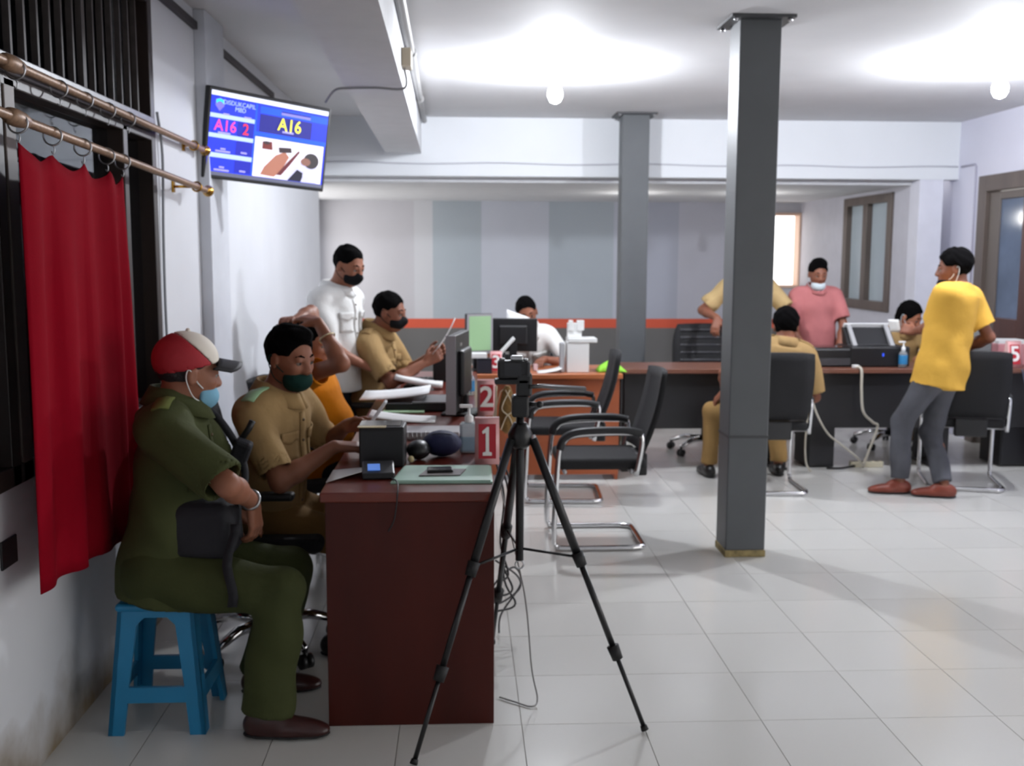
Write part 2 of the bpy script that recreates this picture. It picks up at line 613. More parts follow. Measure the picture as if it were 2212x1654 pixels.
struct(MB().span(-2.7, XL - 0.15, 5.15, 5.2, 0, CEIL).obj('wall_store_right', dark_in))
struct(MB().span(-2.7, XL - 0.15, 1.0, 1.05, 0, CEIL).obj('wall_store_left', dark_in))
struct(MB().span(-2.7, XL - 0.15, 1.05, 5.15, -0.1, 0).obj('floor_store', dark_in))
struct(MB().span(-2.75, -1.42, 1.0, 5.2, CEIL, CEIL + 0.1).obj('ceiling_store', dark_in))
# store things glimpsed through the glass
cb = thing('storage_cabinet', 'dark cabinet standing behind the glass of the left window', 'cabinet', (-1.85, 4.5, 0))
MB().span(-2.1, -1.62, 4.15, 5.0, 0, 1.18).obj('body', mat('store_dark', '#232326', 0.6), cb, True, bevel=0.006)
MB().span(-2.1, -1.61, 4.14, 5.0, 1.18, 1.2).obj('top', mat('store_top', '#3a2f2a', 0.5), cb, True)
for k, (z0, z1, cc, lb) in enumerate([(1.2, 1.32, '#4f3a34', 'brown box behind the window, lowest of a stack of three'),
                                      (1.322, 1.43, '#6d6863', 'grey box behind the window, middle of a stack of three'),
                                      (1.432, 1.50, '#8a8a88', 'pale box behind the window, topmost of a stack of three')]):
    q = MB().span(-1.95 + 0.01 * k, -1.66 - 0.01 * k, 4.2, 4.85, z0, z1)
    tag(q.obj('stored_box', mat('stored_%d' % k, cc, 0.7), bevel=0.004), lb, 'box', 'boxes behind the left window')
q = MB().lathe([(0.05, 0), (0.055, 0.1), (0.05, 0.2), (0.02, 0.24), (0.02, 0.28)], (-1.8, 4.45, 1.5))
tag(q.obj('stored_jug', mat('stored_white', '#b9b6b0', 0.5)), 'pale jug on the boxes behind the window', 'jug')

# corridor window in the right wall of the alcove
w2 = struct(bpy.data.objects.new('window_2', None))
C.objects.link(w2)
MW['window_2'] = Matrix.Identity(4)
fx0, fx1 = 3.935, 4.08
MB().span(fx0, fx1, 9.46, 9.56, 1.03, 2.13).obj('frame_stile', brown2, w2, bevel=0.005)
MB().span(fx0, fx1, 10.56, 10.66, 1.03, 2.13).obj('frame_stile', brown2, w2, bevel=0.005)
MB().span(fx0, fx1, 10.03, 10.14, 1.11, 2.05).obj('frame_mullion', brown2, w2, bevel=0.005)
MB().span(fx0, fx1, 9.56, 10.56, 2.05, 2.13).obj('frame_rail', brown2, w2, bevel=0.005)
MB().span(fx0, fx1, 9.56, 10.56, 1.03, 1.12).obj('frame_rail', brown2, w2, bevel=0.005)
frost = mat('frosted_pane', '#aebac2', 0.25, var=0.05, scale=2)
MB().span(3.99, 4.0, 9.56, 10.03, 1.12, 2.05).obj('pane', frost, w2)
MB().span(3.99, 4.0, 10.14, 10.56, 1.12, 2.05).obj('pane', frost, w2)
# corridor end window
w3 = struct(bpy.data.objects.new('window_3', None))
C.objects.link(w3)
MW['window_3'] = Matrix.Identity(4)
jamb = mat('pinkish_jamb', '#d9b9a4', 0.6)
MB().span(3.45, 3.49, 12.06, 12.25, 1.18, 2.05).obj('frame_stile', jamb, w3)
MB().span(3.94, 3.98, 12.06, 12.25, 1.18, 2.05).obj('frame_stile', jamb, w3)
MB().span(3.49, 3.94, 12.06, 12.25, 2.02, 2.05).obj('frame_rail', jamb, w3)
MB().span(3.49, 3.94, 12.06, 12.25, 1.18, 1.21).obj('frame_rail', jamb, w3)
# door at the right edge: grey-brown frame, brown leaf, bluish glass
d1 = struct(bpy.data.objects.new('door_1', None))
C.objects.link(d1)
MW['door_1'] = Matrix.Identity(4)
dx0, dx1 = XR - 0.03, XR + 0.1
MB().span(dx0, dx1, 8.37, 8.5, 0, 2.2).obj('frame_stile', brown2, d1, bevel=0.005)
MB().span(dx0, dx1, 7.05, 7.18, 0, 2.2).obj('frame_stile', brown2, d1, bevel=0.005)
MB().span(dx0, dx1, 7.18, 8.37, 2.07, 2.2).obj('frame_rail', brown2, d1, bevel=0.005)
leaf = mat('brown_door', '#4a2f2a', 0.4, var=0.2, scale=8, stretch=(1, 1, 0.15))
MB().span(XR, XR + 0.045, 8.19, 8.36, 0.01, 2.06).obj('leaf_stile', mat('door_grey', '#5f5650', 0.45), d1, bevel=0.005)
MB().span(XR, XR + 0.045, 7.2, 7.84, 0.01, 2.06).obj('leaf_stile', leaf, d1, bevel=0.005)
MB().span(XR, XR + 0.045, 7.84, 8.19, 0.01, 1.06).obj('leaf_panel', leaf, d1, bevel=0.005)
MB().span(XR, XR + 0.045, 7.84, 8.19, 2.0, 2.06).obj('leaf_rail', mat('door_grey', '#5f5650'), d1, bevel=0.005)
MB().span(XR + 0.015, XR + 0.03, 7.84, 8.19, 1.06, 2.0).obj('pane', mat('blue_glass', '#5d6a80', 0.12, var=0.15, scale=4), d1)

# steel columns
colm = mat('column_paint', '#55585b', 0.5, var=0.06, scale=5)
plate = mat('column_plate', '#3d3e41', 0.5)
rust = mat('rusty_base', '#93835a', 0.8, var=0.35, scale=30)


def column(x0, x1, y0, y1, label, tilt=0):
    cx, cy = (x0 + x1) / 2, (y0 + y1) / 2
    t = thing('steel_column', label, 'column', (cx, cy, 0))
    MB().span(x0, x1, y0, y1, 0.035, CEIL - 0.012).obj('shaft', colm, t, True, bevel=0.006)
    MB().span(x0 - 0.004, x1 + 0.004, y0 - 0.004, y1 + 0.004, 0, 0.036).obj('base', rust, t, True, bevel=0.004)
    cap = MB().span(x0 - 0.055, x1 + 0.055, y0 - 0.055, y1 + 0.055, CEIL - 0.014, CEIL).obj('cap_plate', plate, t, True)
    for sx in (-1, 1):
        for sy in (-1, 1):
            MB().cyl((cx + sx * (x1 - cx + 0.03), cy + sy * (y1 - cy + 0.03), CEIL - 0.028),
                     (cx + sx * (x1 - cx + 0.03), cy + sy * (y1 - cy + 0.03), CEIL - 0.012), 0.012, n=6).obj('bolt', silver, cap, True)
    b = MB().span(x0 - 0.0025, x1 + 0.0025, y0 - 0.0025, y1 + 0.0025, 0.62, 0.632)
    b.obj('weld_seam', plate, t, True)
    return t


column(1.352, 1.556, 5.135, 5.335, 'big dark grey square steel column nearest the camera')
column(1.31, 1.53, 8.55, 8.75, 'farther grey square steel column against the header beam')

# lamps
bulb_m = mat('lit_bulb', '#f4f8ff', 0.5, emit=BULB)
bulb_added = mat('added_bulb', '#fbf8f4', 0.5, emit=BULB * 0.055)  # for two added bulbs, hidden by the columns, that lift the back wall
for x, y, zc, drop, bm_, lb in ((0.58, 6.55, CEIL, 0.09, bulb_m, 'lit bulb on the ceiling left of the big column'),
                               (3.18, 6.15, CEIL, 0.09, bulb_m, 'lit bulb on the ceiling near the right wall'),
                               (1.70, 10.4, 2.165, 0.16, bulb_added, 'added fill bulb under the low ceiling, hidden behind the farther column'),
                               (2.92, 10.3, 2.165, 0.16, bulb_added, 'added fill bulb under the low ceiling, hidden behind the big column')):
    t = thing('ceiling_lamp', lb, 'lamp', (x, y, zc))
    MB().lathe([(0.05, zc), (0.05, zc - 0.02), (0.025, zc - 0.03), (0.022, zc - drop)], (x, y, 0)).obj('socket', white_pl, t, True)
    z = zc - drop
    MB().lathe([(0.018, z), (0.03, z - 0.02), (0.045, z - 0.06), (0.045, z - 0.09), (0.03, z - 0.12), (0.008, z - 0.13)], (x, y, 0), 14).obj('bulb', bm_, t, True)

# ------------------------------------------------------------------ desks and tables
redwood = mat('red_brown_veneer', '#43130b', 0.42, var=0.25, scale=5, stretch=(1, 1, 0.2), spec=0.3)
redtop = mat('red_brown_top', '#6b2a1d', 0.28, var=0.15, scale=6, stretch=(1, 0.2, 1), coat=0.2)
orangewood = mat('orange_veneer', '#9c5230', 0.38, var=0.15, scale=5, stretch=(0.25, 1, 1))
orangetop = mat('orange_top', '#a96139', 0.35, var=0.12, scale=5, stretch=(0.25, 1, 1))
blackpan = mat('black_panel', '#19181b', 0.5, var=0.1)
browntop = mat('brown_top', '#6d4638', 0.35, var=0.12, scale=5, stretch=(0.2, 1, 1))


def desk(y0, y1, x0, x1, z, label, mp=redwood, mt=redtop, base=0.0):
    t = thing('office_desk', label, 'desk', ((x0 + x1) / 2, (y0 + y1) / 2, 0))
    MB().span(x0, x1, y0 - 0.012, y1 + 0.012, z - 0.033, z).obj('desktop', mt, t, True, bevel=0.007, seg=3)
    a, b = x0 + 0.016, x1 - 0.004
    MB().span(a, b, y0, y0 + 0.025, base, z - 0.034).obj('end_panel', mp, t, True, bevel=0.002)
    MB().span(a, b, y1 - 0.025, y1, base, z - 0.034).obj('end_panel', mp, t, True, bevel=0.002)
    MB().span(b - 0.06, b - 0.04, y0 + 0.025, y1 - 0.025, 0.25, z - 0.034).obj('modesty_panel', mp, t, True)
    MB().span(a + 0.05, b - 0.07, y1 - 0.36, y1 - 0.03, 0.2, z - 0.034).obj('drawer_unit', mp, t, True, bevel=0.003)
    return t


desk(3.268, 4.50, -0.453, 0.108, 0.783, 'dark red-brown desk nearest the camera, with number 1 on it')
desk(4.56, 5.78, -0.453, 0.112, 0.783, 'second red-brown desk, behind the nearest, with number 2 on it')
desk(5.84, 6.9, -0.453, 0.10, 0.77, 'third red-brown desk, before the man reading a sheet of paper')
# orange desk across the end of the row
t = thing('office_desk', 'orange-brown desk standing crosswise with the white box on it', 'desk', (0.6, 7.25, 0))
MB().span(0.02, 1.10, 6.985, 7.6, 0.705, 0.74).obj('desktop', orangetop, t, True, bevel=0.006, seg=3)
MB().span(0.04, 1.08, 7.01, 7.03, 0.04, 0.705).obj('front_panel', orangewood, t, True, bevel=0.002)
MB().span(0.04, 0.065, 7.03, 7.58, 0, 0.705).obj('end_panel', orangewood, t, True)
MB().span(1.055, 1.08, 7.03, 7.58, 0, 0.705).obj('end_panel', orangewood, t, True)


def black_table(x0, x1, label, y0=7.235, y1=7.74):
    t = thing('long_table', label, 'table', ((x0 + x1) / 2, (y0 + y1) / 2, 0))
    MB().span(x0, x1, y0, y1, 0.712, 0.745).obj('tabletop', browntop, t, True, bevel=0.005)
    MB().span(x0 + 0.02, x1 - 0.02, y0 + 0.06, y0 + 0.08, 0.31, 0.712).obj('modesty_panel', blackpan, t, True)
    for sx in (x0 + 0.03, x1 - 0.03):
        MB().span(sx - 0.02, sx + 0.02, y0 + 0.09, y0 + 0.13, 0.02, 0.712).obj('leg', blackpan, t, True)
        MB().span(sx - 0.02, sx + 0.02, y1 - 0.1, y1 - 0.06, 0.02, 0.712).obj('leg', blackpan, t, True)
        MB().span(sx - 0.025, sx + 0.025, y0 + 0.05, y1 - 0.03, 0, 0.022).obj('foot', blackpan, t, True, bevel=0.004)
    return t


black_table(1.14, 2.30, 'black fronted table left of and behind the big column')
black_table(2.305, 3.50, 'black fronted table under the black printer')
black_table(3.505, 4.27, 'black fronted table by the right wall under the number 5')

# ------------------------------------------------------------------ chairs
armblk = mat('arm_rubber', '#202124', 0.5)


def visitor_chair(loc, rz, label, group=None):
    """cantilever chair; local +x is the way the sitter faces"""
    t = thing('visitor_chair', label, 'chair', loc, rz, group)
    fr = []
    for s in (-1, 1):
        y = 0.235 * s
        p = [(-0.17, y, 0.40), (-0.20, y, 0.60), (-0.12, y, 0.625), (0.14, y, 0.615), (0.205, y, 0.58), (0.235, y, 0.50), (0.255, y, 0.10),
             (0.245, y, 0.03), (0.19, y, 0.015), (-0.16, y, 0.015)]
        fr.append(p)
    path = bez(fr[0], 5) + bez([(-0.16, -0.235, 0.015), (-0.215, -0.21, 0.015), (-0.225, -0.15, 0.015), (-0.225, 0.15, 0.015), (-0.215, 0.21, 0.015), (-0.16, 0.235, 0.015)], 4)[1:-1] + list(reversed(bez(fr[1], 5)))
    MB().tube(path, 0.0145, 10).obj('frame', chrome, t)
    MB().cyl((0.2, -0.235, 0.42), (0.2, 0.235, 0.42), 0.011).obj('seat_crossbar', silver, t)
    MB().cyl((-0.15, -0.235, 0.42), (-0.15, 0.235, 0.42), 0.011).obj('seat_crossbar', silver, t)
    MB().box((0.0, 0, 0.455), (0.46, 0.43, 0.06)).obj('seat', black_soft, t, bevel=0.022, seg=3)
    MB().box((-0.225, 0, 0.43), (0.06, 0.2, 0.12)).obj('back_bracket', black_pl, t, bevel=0.01)
    g0, g1 = [], []
    for i in range(9):
        a = i / 8
        z = 0.50 + a * 0.44
        x = -0.225 - 0.02 * math.sin(a * 3) - a * 0.115
        hw = 0.205 + 0.012 * math.sin(a * math.pi)
        row = []
        for j in range(7):
            b = j / 6 * 2 - 1
            row.append((x + 0.025 * b * b, b * hw, z + (-0.01 * b ** 4 if i == 8 else 0)))
        g0.append(row)
    MB().sheet(g0, 0.028).obj('backrest', black_soft, t)
    for s in (-1, 1):
        MB().tube(bez([(-0.2, 0.235 * s, 0.622), (-0.1, 0.235 * s, 0.638), (0.12, 0.235 * s, 0.632), (0.205, 0.235 * s, 0.598), (0.228, 0.235 * s, 0.54)], 5), 0.021, 10).obj('armrest', armblk, t)
    return t


def office_chair(loc, rz, label, ribbed=False, backz=1.02, arms=True):
    t = thing('office_chair', label, 'chair', loc, rz)
    for k in range(5):
        a = 2 * math.pi * k / 5 + 0.35
        c, s = math.cos(a), math.sin(a)
        leg = MB().tube([(0.03 * c, 0.03 * s, 0.115), (0.16 * c, 0.16 * s, 0.115), (0.285 * c, 0.285 * s, 0.075)], [0.024, 0.021, 0.015], 8).obj('base_arm', chrome, t)
        ca = MB()
        for q in (-0.014, 0.014):
            p = Vector((0.285 * c - q * s, 0.285 * s + q * c, 0.029))
            ca.cyl(p - Vector((-s, c, 0)) * 0.009, p + Vector((-s, c, 0)) * 0.009, 0.028, n=14)
        ca.cyl((0.285 * c, 0.285 * s, 0.03), (0.285 * c, 0.285 * s, 0.075), 0.009)
        ca.obj('caster', black_pl, leg)
    MB().cyl((0, 0, 0.09), (0, 0, 0.26), 0.03).cyl((0, 0, 0.26), (0, 0, 0.42), 0.018).obj('gas_column', black_pl, t)
    MB().box((0, 0, 0.425), (0.26, 0.2, 0.035)).obj('mechanism', black_pl, t, bevel=0.008)
    MB().box((0.01, 0, 0.468), (0.47, 0.47, 0.062)).obj('seat', black_soft, t, bevel=0.025, seg=3)
    MB().tube(bez([(-0.14, 0, 0.43), (-0.25, 0, 0.45), (-0.265, 0, 0.56), (-0.26, 0, 0.66)], 5), 0.02, 8).obj('back_post', black_pl, t)
    g0 = []
    z0 = 0.56
    for i in range(11):
        a = i / 10
        z = z0 + a * (backz - z0)
        x = -0.235 + 0.025 * math.sin(a * 2.6) - a * 0.06
        hw = 0.225 * (1 - 0.16 * abs(2 * a - 0.9) ** 3)
        g0.append([(x + 0.035 * (j / 4 - 1) ** 2, (j / 4 - 1) * hw, z) for j in range(9)])
    MB().sheet(g0, 0.036).obj('backrest', black_soft, t)
    if ribbed:
        for k in range(6):
            z = z0 + 0.09 + k * (backz - z0 - 0.14) / 5
            MB().tube([(-0.212 - (z - 0.56) * 0.12 + 0.035 * (y / 0.225) ** 2 + 0.004, y, z) for y in np.linspace(-0.17, 0.17, 9)], 0.016, 8).obj('backrest_rib', mat('rib_vinyl', '#2c2c31', 0.4), t)
    if arms:
        for s in (-1, 1):
            MB().tube(bez([(-0.06, 0.2 * s, 0.43), (-0.06, 0.265 * s, 0.47), (-0.05, 0.27 * s, 0.62), (-0.03, 0.27 * s, 0.655)], 4), 0.015, 8).obj('arm_post', black_pl, t)
            MB().box((0.02, 0.27 * s, 0.668), (0.27, 0.055, 0.03)).obj('armrest', black_pl, t, bevel=0.012, seg=3)
    return t


PI = math.pi
visitor_chair((0.735, 5.51, 0), PI, 'black visitor chair on chrome runners, nearest one left of the big column')
visitor_chair((0.66, 6.56, 0), PI - 0.05, 'black visitor chair on chrome runners, farther one before the orange desk')
visitor_chair((2.02, 6.72, 0), PI / 2 - 0.04, 'black visitor chair in which the khaki man seen from behind sits')
visitor_chair((3.40, 6.80, 0), PI / 2 - 0.28, 'empty black visitor chair behind the man in yellow')
office_chair((-0.76, 3.98, 0), 0.0, 'black office chair of the man in the dark green mask', backz=1.0)
office_chair((-0.72, 4.98, 0), 0.0, 'black office chair of the person in the orange shirt', backz=0.95)
office_chair((-0.60, 6.3, 0), 0.0, 'black office chair of the man reading a sheet of paper', backz=0.98)
office_chair((0.50, 8.0, 0), -PI / 2, 'black office chair of the man in white behind the monitors', backz=0.9)
office_chair((1.92, 8.02, 0), PI / 2 + PI, 'black office chair with a ribbed back behind the black fronted table', ribbed=True, backz=1.0, arms=False)
office_chair((3.50, 8.22, 0), -PI / 2, 'black office chair of the woman at the printer', backz=0.9)

# blue plastic stool under the guard
blue = mat('blue_plastic', '#1f7fae', 0.38, var=0.05)
SX0, SX1, SY0, SY1 = -1.135, -0.825, 3.215, 3.545
scx, scy = (SX0 + SX1) / 2, (SY0 + SY1) / 2
t = thing('plastic_stool', 'blue plastic stool under the man in dark green', 'stool', (scx, scy, 0))
tw, sh = 0.118, 0.425
MB().box((scx, scy, sh - 0.013), (2 * tw + 0.02, 2 * tw + 0.02, 0.026)).obj('seat', blue, t, True, bevel=0.012, seg=3)
for (ax, ay) in ((1, 0), (0, 1)):
    for s in (-1, 1):
        # one splayed side: two half legs, top apron with rounded corners, low rail
        hx = (SX1 - SX0) / 2
        px = lambda z: hx - (hx - tw) * z / sh
        n = 8
        lo, rail0, rail1, ap = 0.0, 0.105, 0.155, 0.385
        out = [(-px(lo), lo), (-px(lo) + 0.05, lo), (-px(rail0) + 0.053, rail0), (px(rail0) - 0.053, rail0), (px(lo) - 0.05, lo), (px(lo), lo), (px(sh - 0.012), sh - 0.012), (-px(sh - 0.012), sh - 0.012)]
        inn = [(-px(rail1) + 0.053, rail1), (px(rail1) - 0.053, rail1), (px(ap) - 0.06, ap - 0.03), (px(ap) - 0.085, ap - 0.005), (-px(ap) + 0.085, ap - 0.005), (-px(ap) + 0.06, ap - 0.03)]
        m = MB()
        # build as strips: left leg, right leg, rail, apron
        strips = [[out[0], out[1], out[2], inn[0], inn[5], inn[4], (-px(sh) + 0.085, sh - 0.012), out[7]],
                  [out[4], out[5], out[6], (px(sh) - 0.085, sh - 0.012), inn[3], inn[2], inn[1], out[3]],
                  [out[2], out[3], inn[1], inn[0]],
                  [inn[4], inn[3], (px(sh) - 0.085, sh - 0.012), (-px(sh) + 0.085, sh - 0.012)]]
        names = ['leg', 'leg', 'low_rail', 'apron']
        for nm, poly in zip(names, strips):
            m = MB()
            vs, k = [], len(poly)
            for d in (0.0, -0.014):
                for a, z in poly:
                    off = px(z) + d
                    if ay:
                        vs.append((scx + a, scy + s * off, z))
                    else:
                        vs.append((scx + s * off, scy + a, z))
            fs = [tuple(range(k)), tuple(range(2 * k - 1, k - 1, -1))] + [(i, (i + 1) % k, k + (i + 1) % k, k + i) for i in range(k)]
            if nm == 'leg':
                # an L shaped leg gets its other half from the neighbouring side
                nm = 'leg'
            m.add(vs, fs)
            m.obj(nm, blue, t, True)

# ------------------------------------------------------------------ television
TC = Vector((-0.9665, 5.4107, 2.1035))
ya, ti, ro = 0.79756, 0.12625, -0.04711
n = Vector((math.sin(ya) * math.cos(ti), -math.cos(ya) * math.cos(ti), -math.sin(ti)))
r = Vector((math.cos(ya), math.sin(ya), 0))
u = r.cross(-n)
if u.z < 0:
    u = -u
TR = math.cos(ro) * r + math.sin(ro) * u
TU = math.cos(ro) * u - math.sin(ro) * r
TN = TR.cross(TU)
if TN.dot(n) < 0:
    TN = -TN
Rm = Matrix((TR, TU, TN)).transposed()
tv = thing('television', 'wall television showing blue queue screen with A16', 'television', TC)
TW, TH = 0.735, 0.435
MB().box(TC - TN * 0.018, (TW, TH, 0.036), Rm).obj('casing', black_pl, tv, True, bevel=0.006)
MB().box(TC - TN * 0.06, (TW * 0.7, TH * 0.6, 0.06), Rm).obj('rear_bulge', black_pl, tv, True, bevel=0.02)
MB().tube([TC - TN * 0.08, TC - TN * 0.2 - TU * 0.02, Vector((XL + 0.055, 5.5, 2.06))], 0.018, 8).obj('wall_arm', black_pl, tv, True)
blue_scr = mat('screen_blue', '#1230e0', 0.4, emit=0.9)


def scr(x0, x1, y0, y1, m, lift=0.0006, name='screen_field', parent=None):
    """flat field on the screen; x, y from 0 to 1 from the top left"""
    sw, sh_ = TW - 0.032, TH - 0.036
    c = TC + TR * (((x0 + x1) / 2 - 0.5) * sw) + TU * ((0.5 - (y0 + y1) / 2) * sh_) + TN * lift
    return MB().box(c, ((x1 - x0) * sw, (y1 - y0) * sh_, 0.0006), Rm).obj(name, m, parent or screen, True)


def spt(x, y, lift):
    sw, sh_ = TW - 0.032, TH - 0.036
    return TC + TR * ((x - 0.5) * sw) + TU * ((0.5 - y) * sh_) + TN * lift


screen = None
sw, sh_ = TW - 0.032, TH - 0.036
screen = MB().box(TC + TN * 0.0002, (sw, sh_, 0.0008), Rm).obj('screen', blue_scr, tv, True)


def em(name, col, e=1.0):
    return mat('screen_' + name, col, 0.5, emit=e)


wht = em('white', '#e9efff', 1.0)
pale = em('pale_blue', '#b9d0ff', 0.9)
navy = em('navy', '#16188c', 0.8)
brt = em('bright_blue', '#0f55ff', 0.9)
scr(0.0, 1.0, 0.0, 0.055, wht)
scr(0.36, 0.375, 0.06, 0.95, brt)
scr(0.0, 0.36, 0.265, 0.315, pale)
scr(0.0, 0.36, 0.50, 0.55, pale)
scr(0.0, 0.36, 0.73, 0.785, pale)
scr(0.22, 0.36, 0.32, 0.5, em('mid_blue', '#1420b4', 0.8))
scr(0.22, 0.36, 0.55, 0.73, em('mid_blue', '#1420b4'))
scr(0.22, 0.36, 0.785, 0.94, em('mid_blue', '#1420b4'))
scr(0.4, 1.0, 0.085, 0.17, brt)
scr(0.58, 0.84, 0.12, 0.15, em('mauve', '#8c86d8', 0.8), 0.0012)
scr(0.58, 0.84, 0.10, 0.118, navy, 0.0012)
scr(0.4, 0.86, 0.18, 0.40, navy)
scr(0.375, 1.0, 0.40, 0.455, brt)
scr(0.0, 1.0, 0.955, 1.0, em('grey_strip', '#6a6d86', 0.6))
scr(0.375, 0.985, 0.46, 0.95, em('picture_white', '#e6e2ee', 1.0))


def spoly(pts, m, lift=0.0012):
    o = spt(0, 0, lift)
    MB().prism([(a * sw, -b * sh_) for a, b in pts], 0.0005, o, TR, TU).obj('picture_shape', m, screen, True)


def ell(cx, cy, rx, ry, k=18, rot=0.0):
    return [(cx + rx * math.cos(2 * PI * i / k) * math.cos(rot) - ry * math.sin(2 * PI * i / k) * math.sin(rot),
             cy + rx * math.cos(2 * PI * i / k) * math.sin(rot) + ry * math.sin(2 * PI * i / k) * math.cos(rot)) for i in range(k)]


spoly([(0.44, 0.51), (0.52, 0.50), (0.53, 0.60), (0.44, 0.60)], em('brick', '#7a2f2c', 0.7))
spoly(ell(0.475, 0.52, 0.03, 0.02), em('dark', '#3b2a30', 0.6), 0.0016)
spoly([(0.44, 0.92), (0.47, 0.82), (0.56, 0.66), (0.64, 0.60), (0.68, 0.66), (0.62, 0.84), (0.56, 0.93)], em('flesh', '#b0735f', 0.8))
spoly([(0.58, 0.555), (0.69, 0.54), (0.70, 0.60), (0.59, 0.62)], em('dark', '#3b2a30'), 0.0016)
spoly([(0.58, 0.90), (0.66, 0.74), (0.76, 0.56), (0.77, 0.58), (0.69, 0.76), (0.62, 0.90)], em('maroon', '#6b2530', 0.6), 0.002)
spoly([(0.67, 0.94), (0.71, 0.78), (0.80, 0.70), (0.94, 0.74), (0.97, 0.86), (0.94, 0.95)], em('sleeve', '#c9c9e6', 0.9), 0.0016)
spoly([(0.68, 0.95), (0.76, 0.80), (0.82, 0.84), (0.80, 0.95)], em('dark_navy', '#14132f', 0.6), 0.002)
spoly(ell(0.88, 0.67, 0.07, 0.10), em('hair', '#3a3438', 0.6), 0.002)
spoly(ell(0.83, 0.69, 0.045, 0.05), em('face', '#8e6356', 0.7), 0.0024)
spoly(ell(0.87, 0.86, 0.06, 0.085), em('sleeve', '#c9c9e6'), 0.0024)
# shield badge and the words of the queue board
spoly([(0.035, 0.10), (0.07, 0.08), (0.105, 0.10), (0.105, 0.17), (0.07, 0.235), (0.035, 0.17)], em('badge', '#7d74e8', 0.9))
spoly([(0.04, 0.105), (0.07, 0.088), (0.10, 0.105), (0.10, 0.15), (0.085, 0.125), (0.07, 0.118), (0.055, 0.125), (0.04, 0.15)], em('cyan', '#22e4f0', 1.0), 0.0018)


def stext(s, size, m, x, y, bold=0.0, sheer=0.0):
    text_mesh(s, size, m, screen, spt(x, y, 0.0026), TR, TU, 'screen_lettering', 0.0003, bold, sheer)
    o = [c for c in screen.children][-1]
    o.data.transform(MW[tv.name].inverted())


cap_ = em('caption', '#a9a4e6', 0.8)
for x0, x1, y in ((0.07, 0.17, 0.475), (0.10, 0.14, 0.665), (0.06, 0.18, 0.695), (0.265, 0.315, 0.68), (0.10, 0.14, 0.885), (0.06, 0.18, 0.92), (0.265, 0.315, 0.905), (0.10, 0.15, 0.25), (0.27, 0.33, 0.25), (0.60, 0.70, 0.345)):
    scr(x0, x1, y, y + 0.022, cap_, 0.0016)
stext('DISDUKCAPIL', 0.030, pale, 0.225, 0.12)
stext('MBD', 0.030, pale, 0.235, 0.185)
stext('A16', 0.075, em('magenta', '#e84aa0', 1.0), 0.125, 0.405, 0.001)
stext('2', 0.075, em('red', '#e8304a', 1.0), 0.29, 0.41, 0.001)
stext('A16', 0.088, em('yellow', '#f0e84a', 1.1), 0.66, 0.275, 0.001)

# ------------------------------------------------------------------ curtain rods, rings and the red curtain
rod_m = mat('rod_bronze', '#8f7058', 0.45, metal=0.25, var=0.3, scale=90)
redc = mat('red_curtain', '#86081b', 0.9, var=0.06, scale=3, bump=0.1, bscale=200, spec=0.05)


def rod(xa, xb, ya, yb, za, zb, label, rings):
    t = thing('curtain_rod', label, 'curtain rod', ((xa + xb) / 2, (ya + yb) / 2, (za + zb) / 2))
    A, B = Vector((xa, ya, za)), Vector((xb, yb, zb))
    n = int((B - A).length / 0.011)
    MB().tube([A.lerp(B, k / n) for k in range(n + 1)], [0.0125 + (0.0018 if k % 2 else 0) for k in range(n + 1)], 10).obj('pole', rod_m, t, True)
    d = (B - A).normalized()
    R = d.to_track_quat('Z', 'Y').to_matrix()
    MB().lathe([(0.014, 0), (0.018, 0.01), (0.013, 0.018), (0.024, 0.034), (0.027, 0.048), (0.02, 0.064), (0.006, 0.07)], B, 14, R).obj('finial', gold, t, True)
    MB().lathe([(0.014, -0.06), (0.022, -0.05), (0.024, -0.02), (0.022, 0.02), (0.018, 0.05), (0.014, 0.06)], A.lerp(B, 0.12), 14, R).obj('sleeve', rod_m, t, True)
    for f in (0.03, 0.93):
        p = A.lerp(B, f)
        MB().torus(p, 0.02, 0.004, d).cyl(p + Vector((-0.015, 0, 0)), Vector((XL + 0.001, p.y, p.z)), 0.006).box((XL + 0.004, p.y, p.z), (0.008, 0.03, 0.05)).obj('bracket', gold, t, True)
    for f in rings:
        p = A.lerp(B, f)
        q = MB().torus(p + Vector((0, 0, -0.012)), 0.026, 0.0028, d, 18, 6)
        q.tube(bez([p + Vector((0, 0, -0.038)), p + Vector((0.004, 0, -0.05)), p + Vector((0, 0, -0.062)), p + Vector((-0.005, 0, -0.055))], 4), 0.0018, 6)
        q.obj('curtain_ring', silver, t, True)
    return t


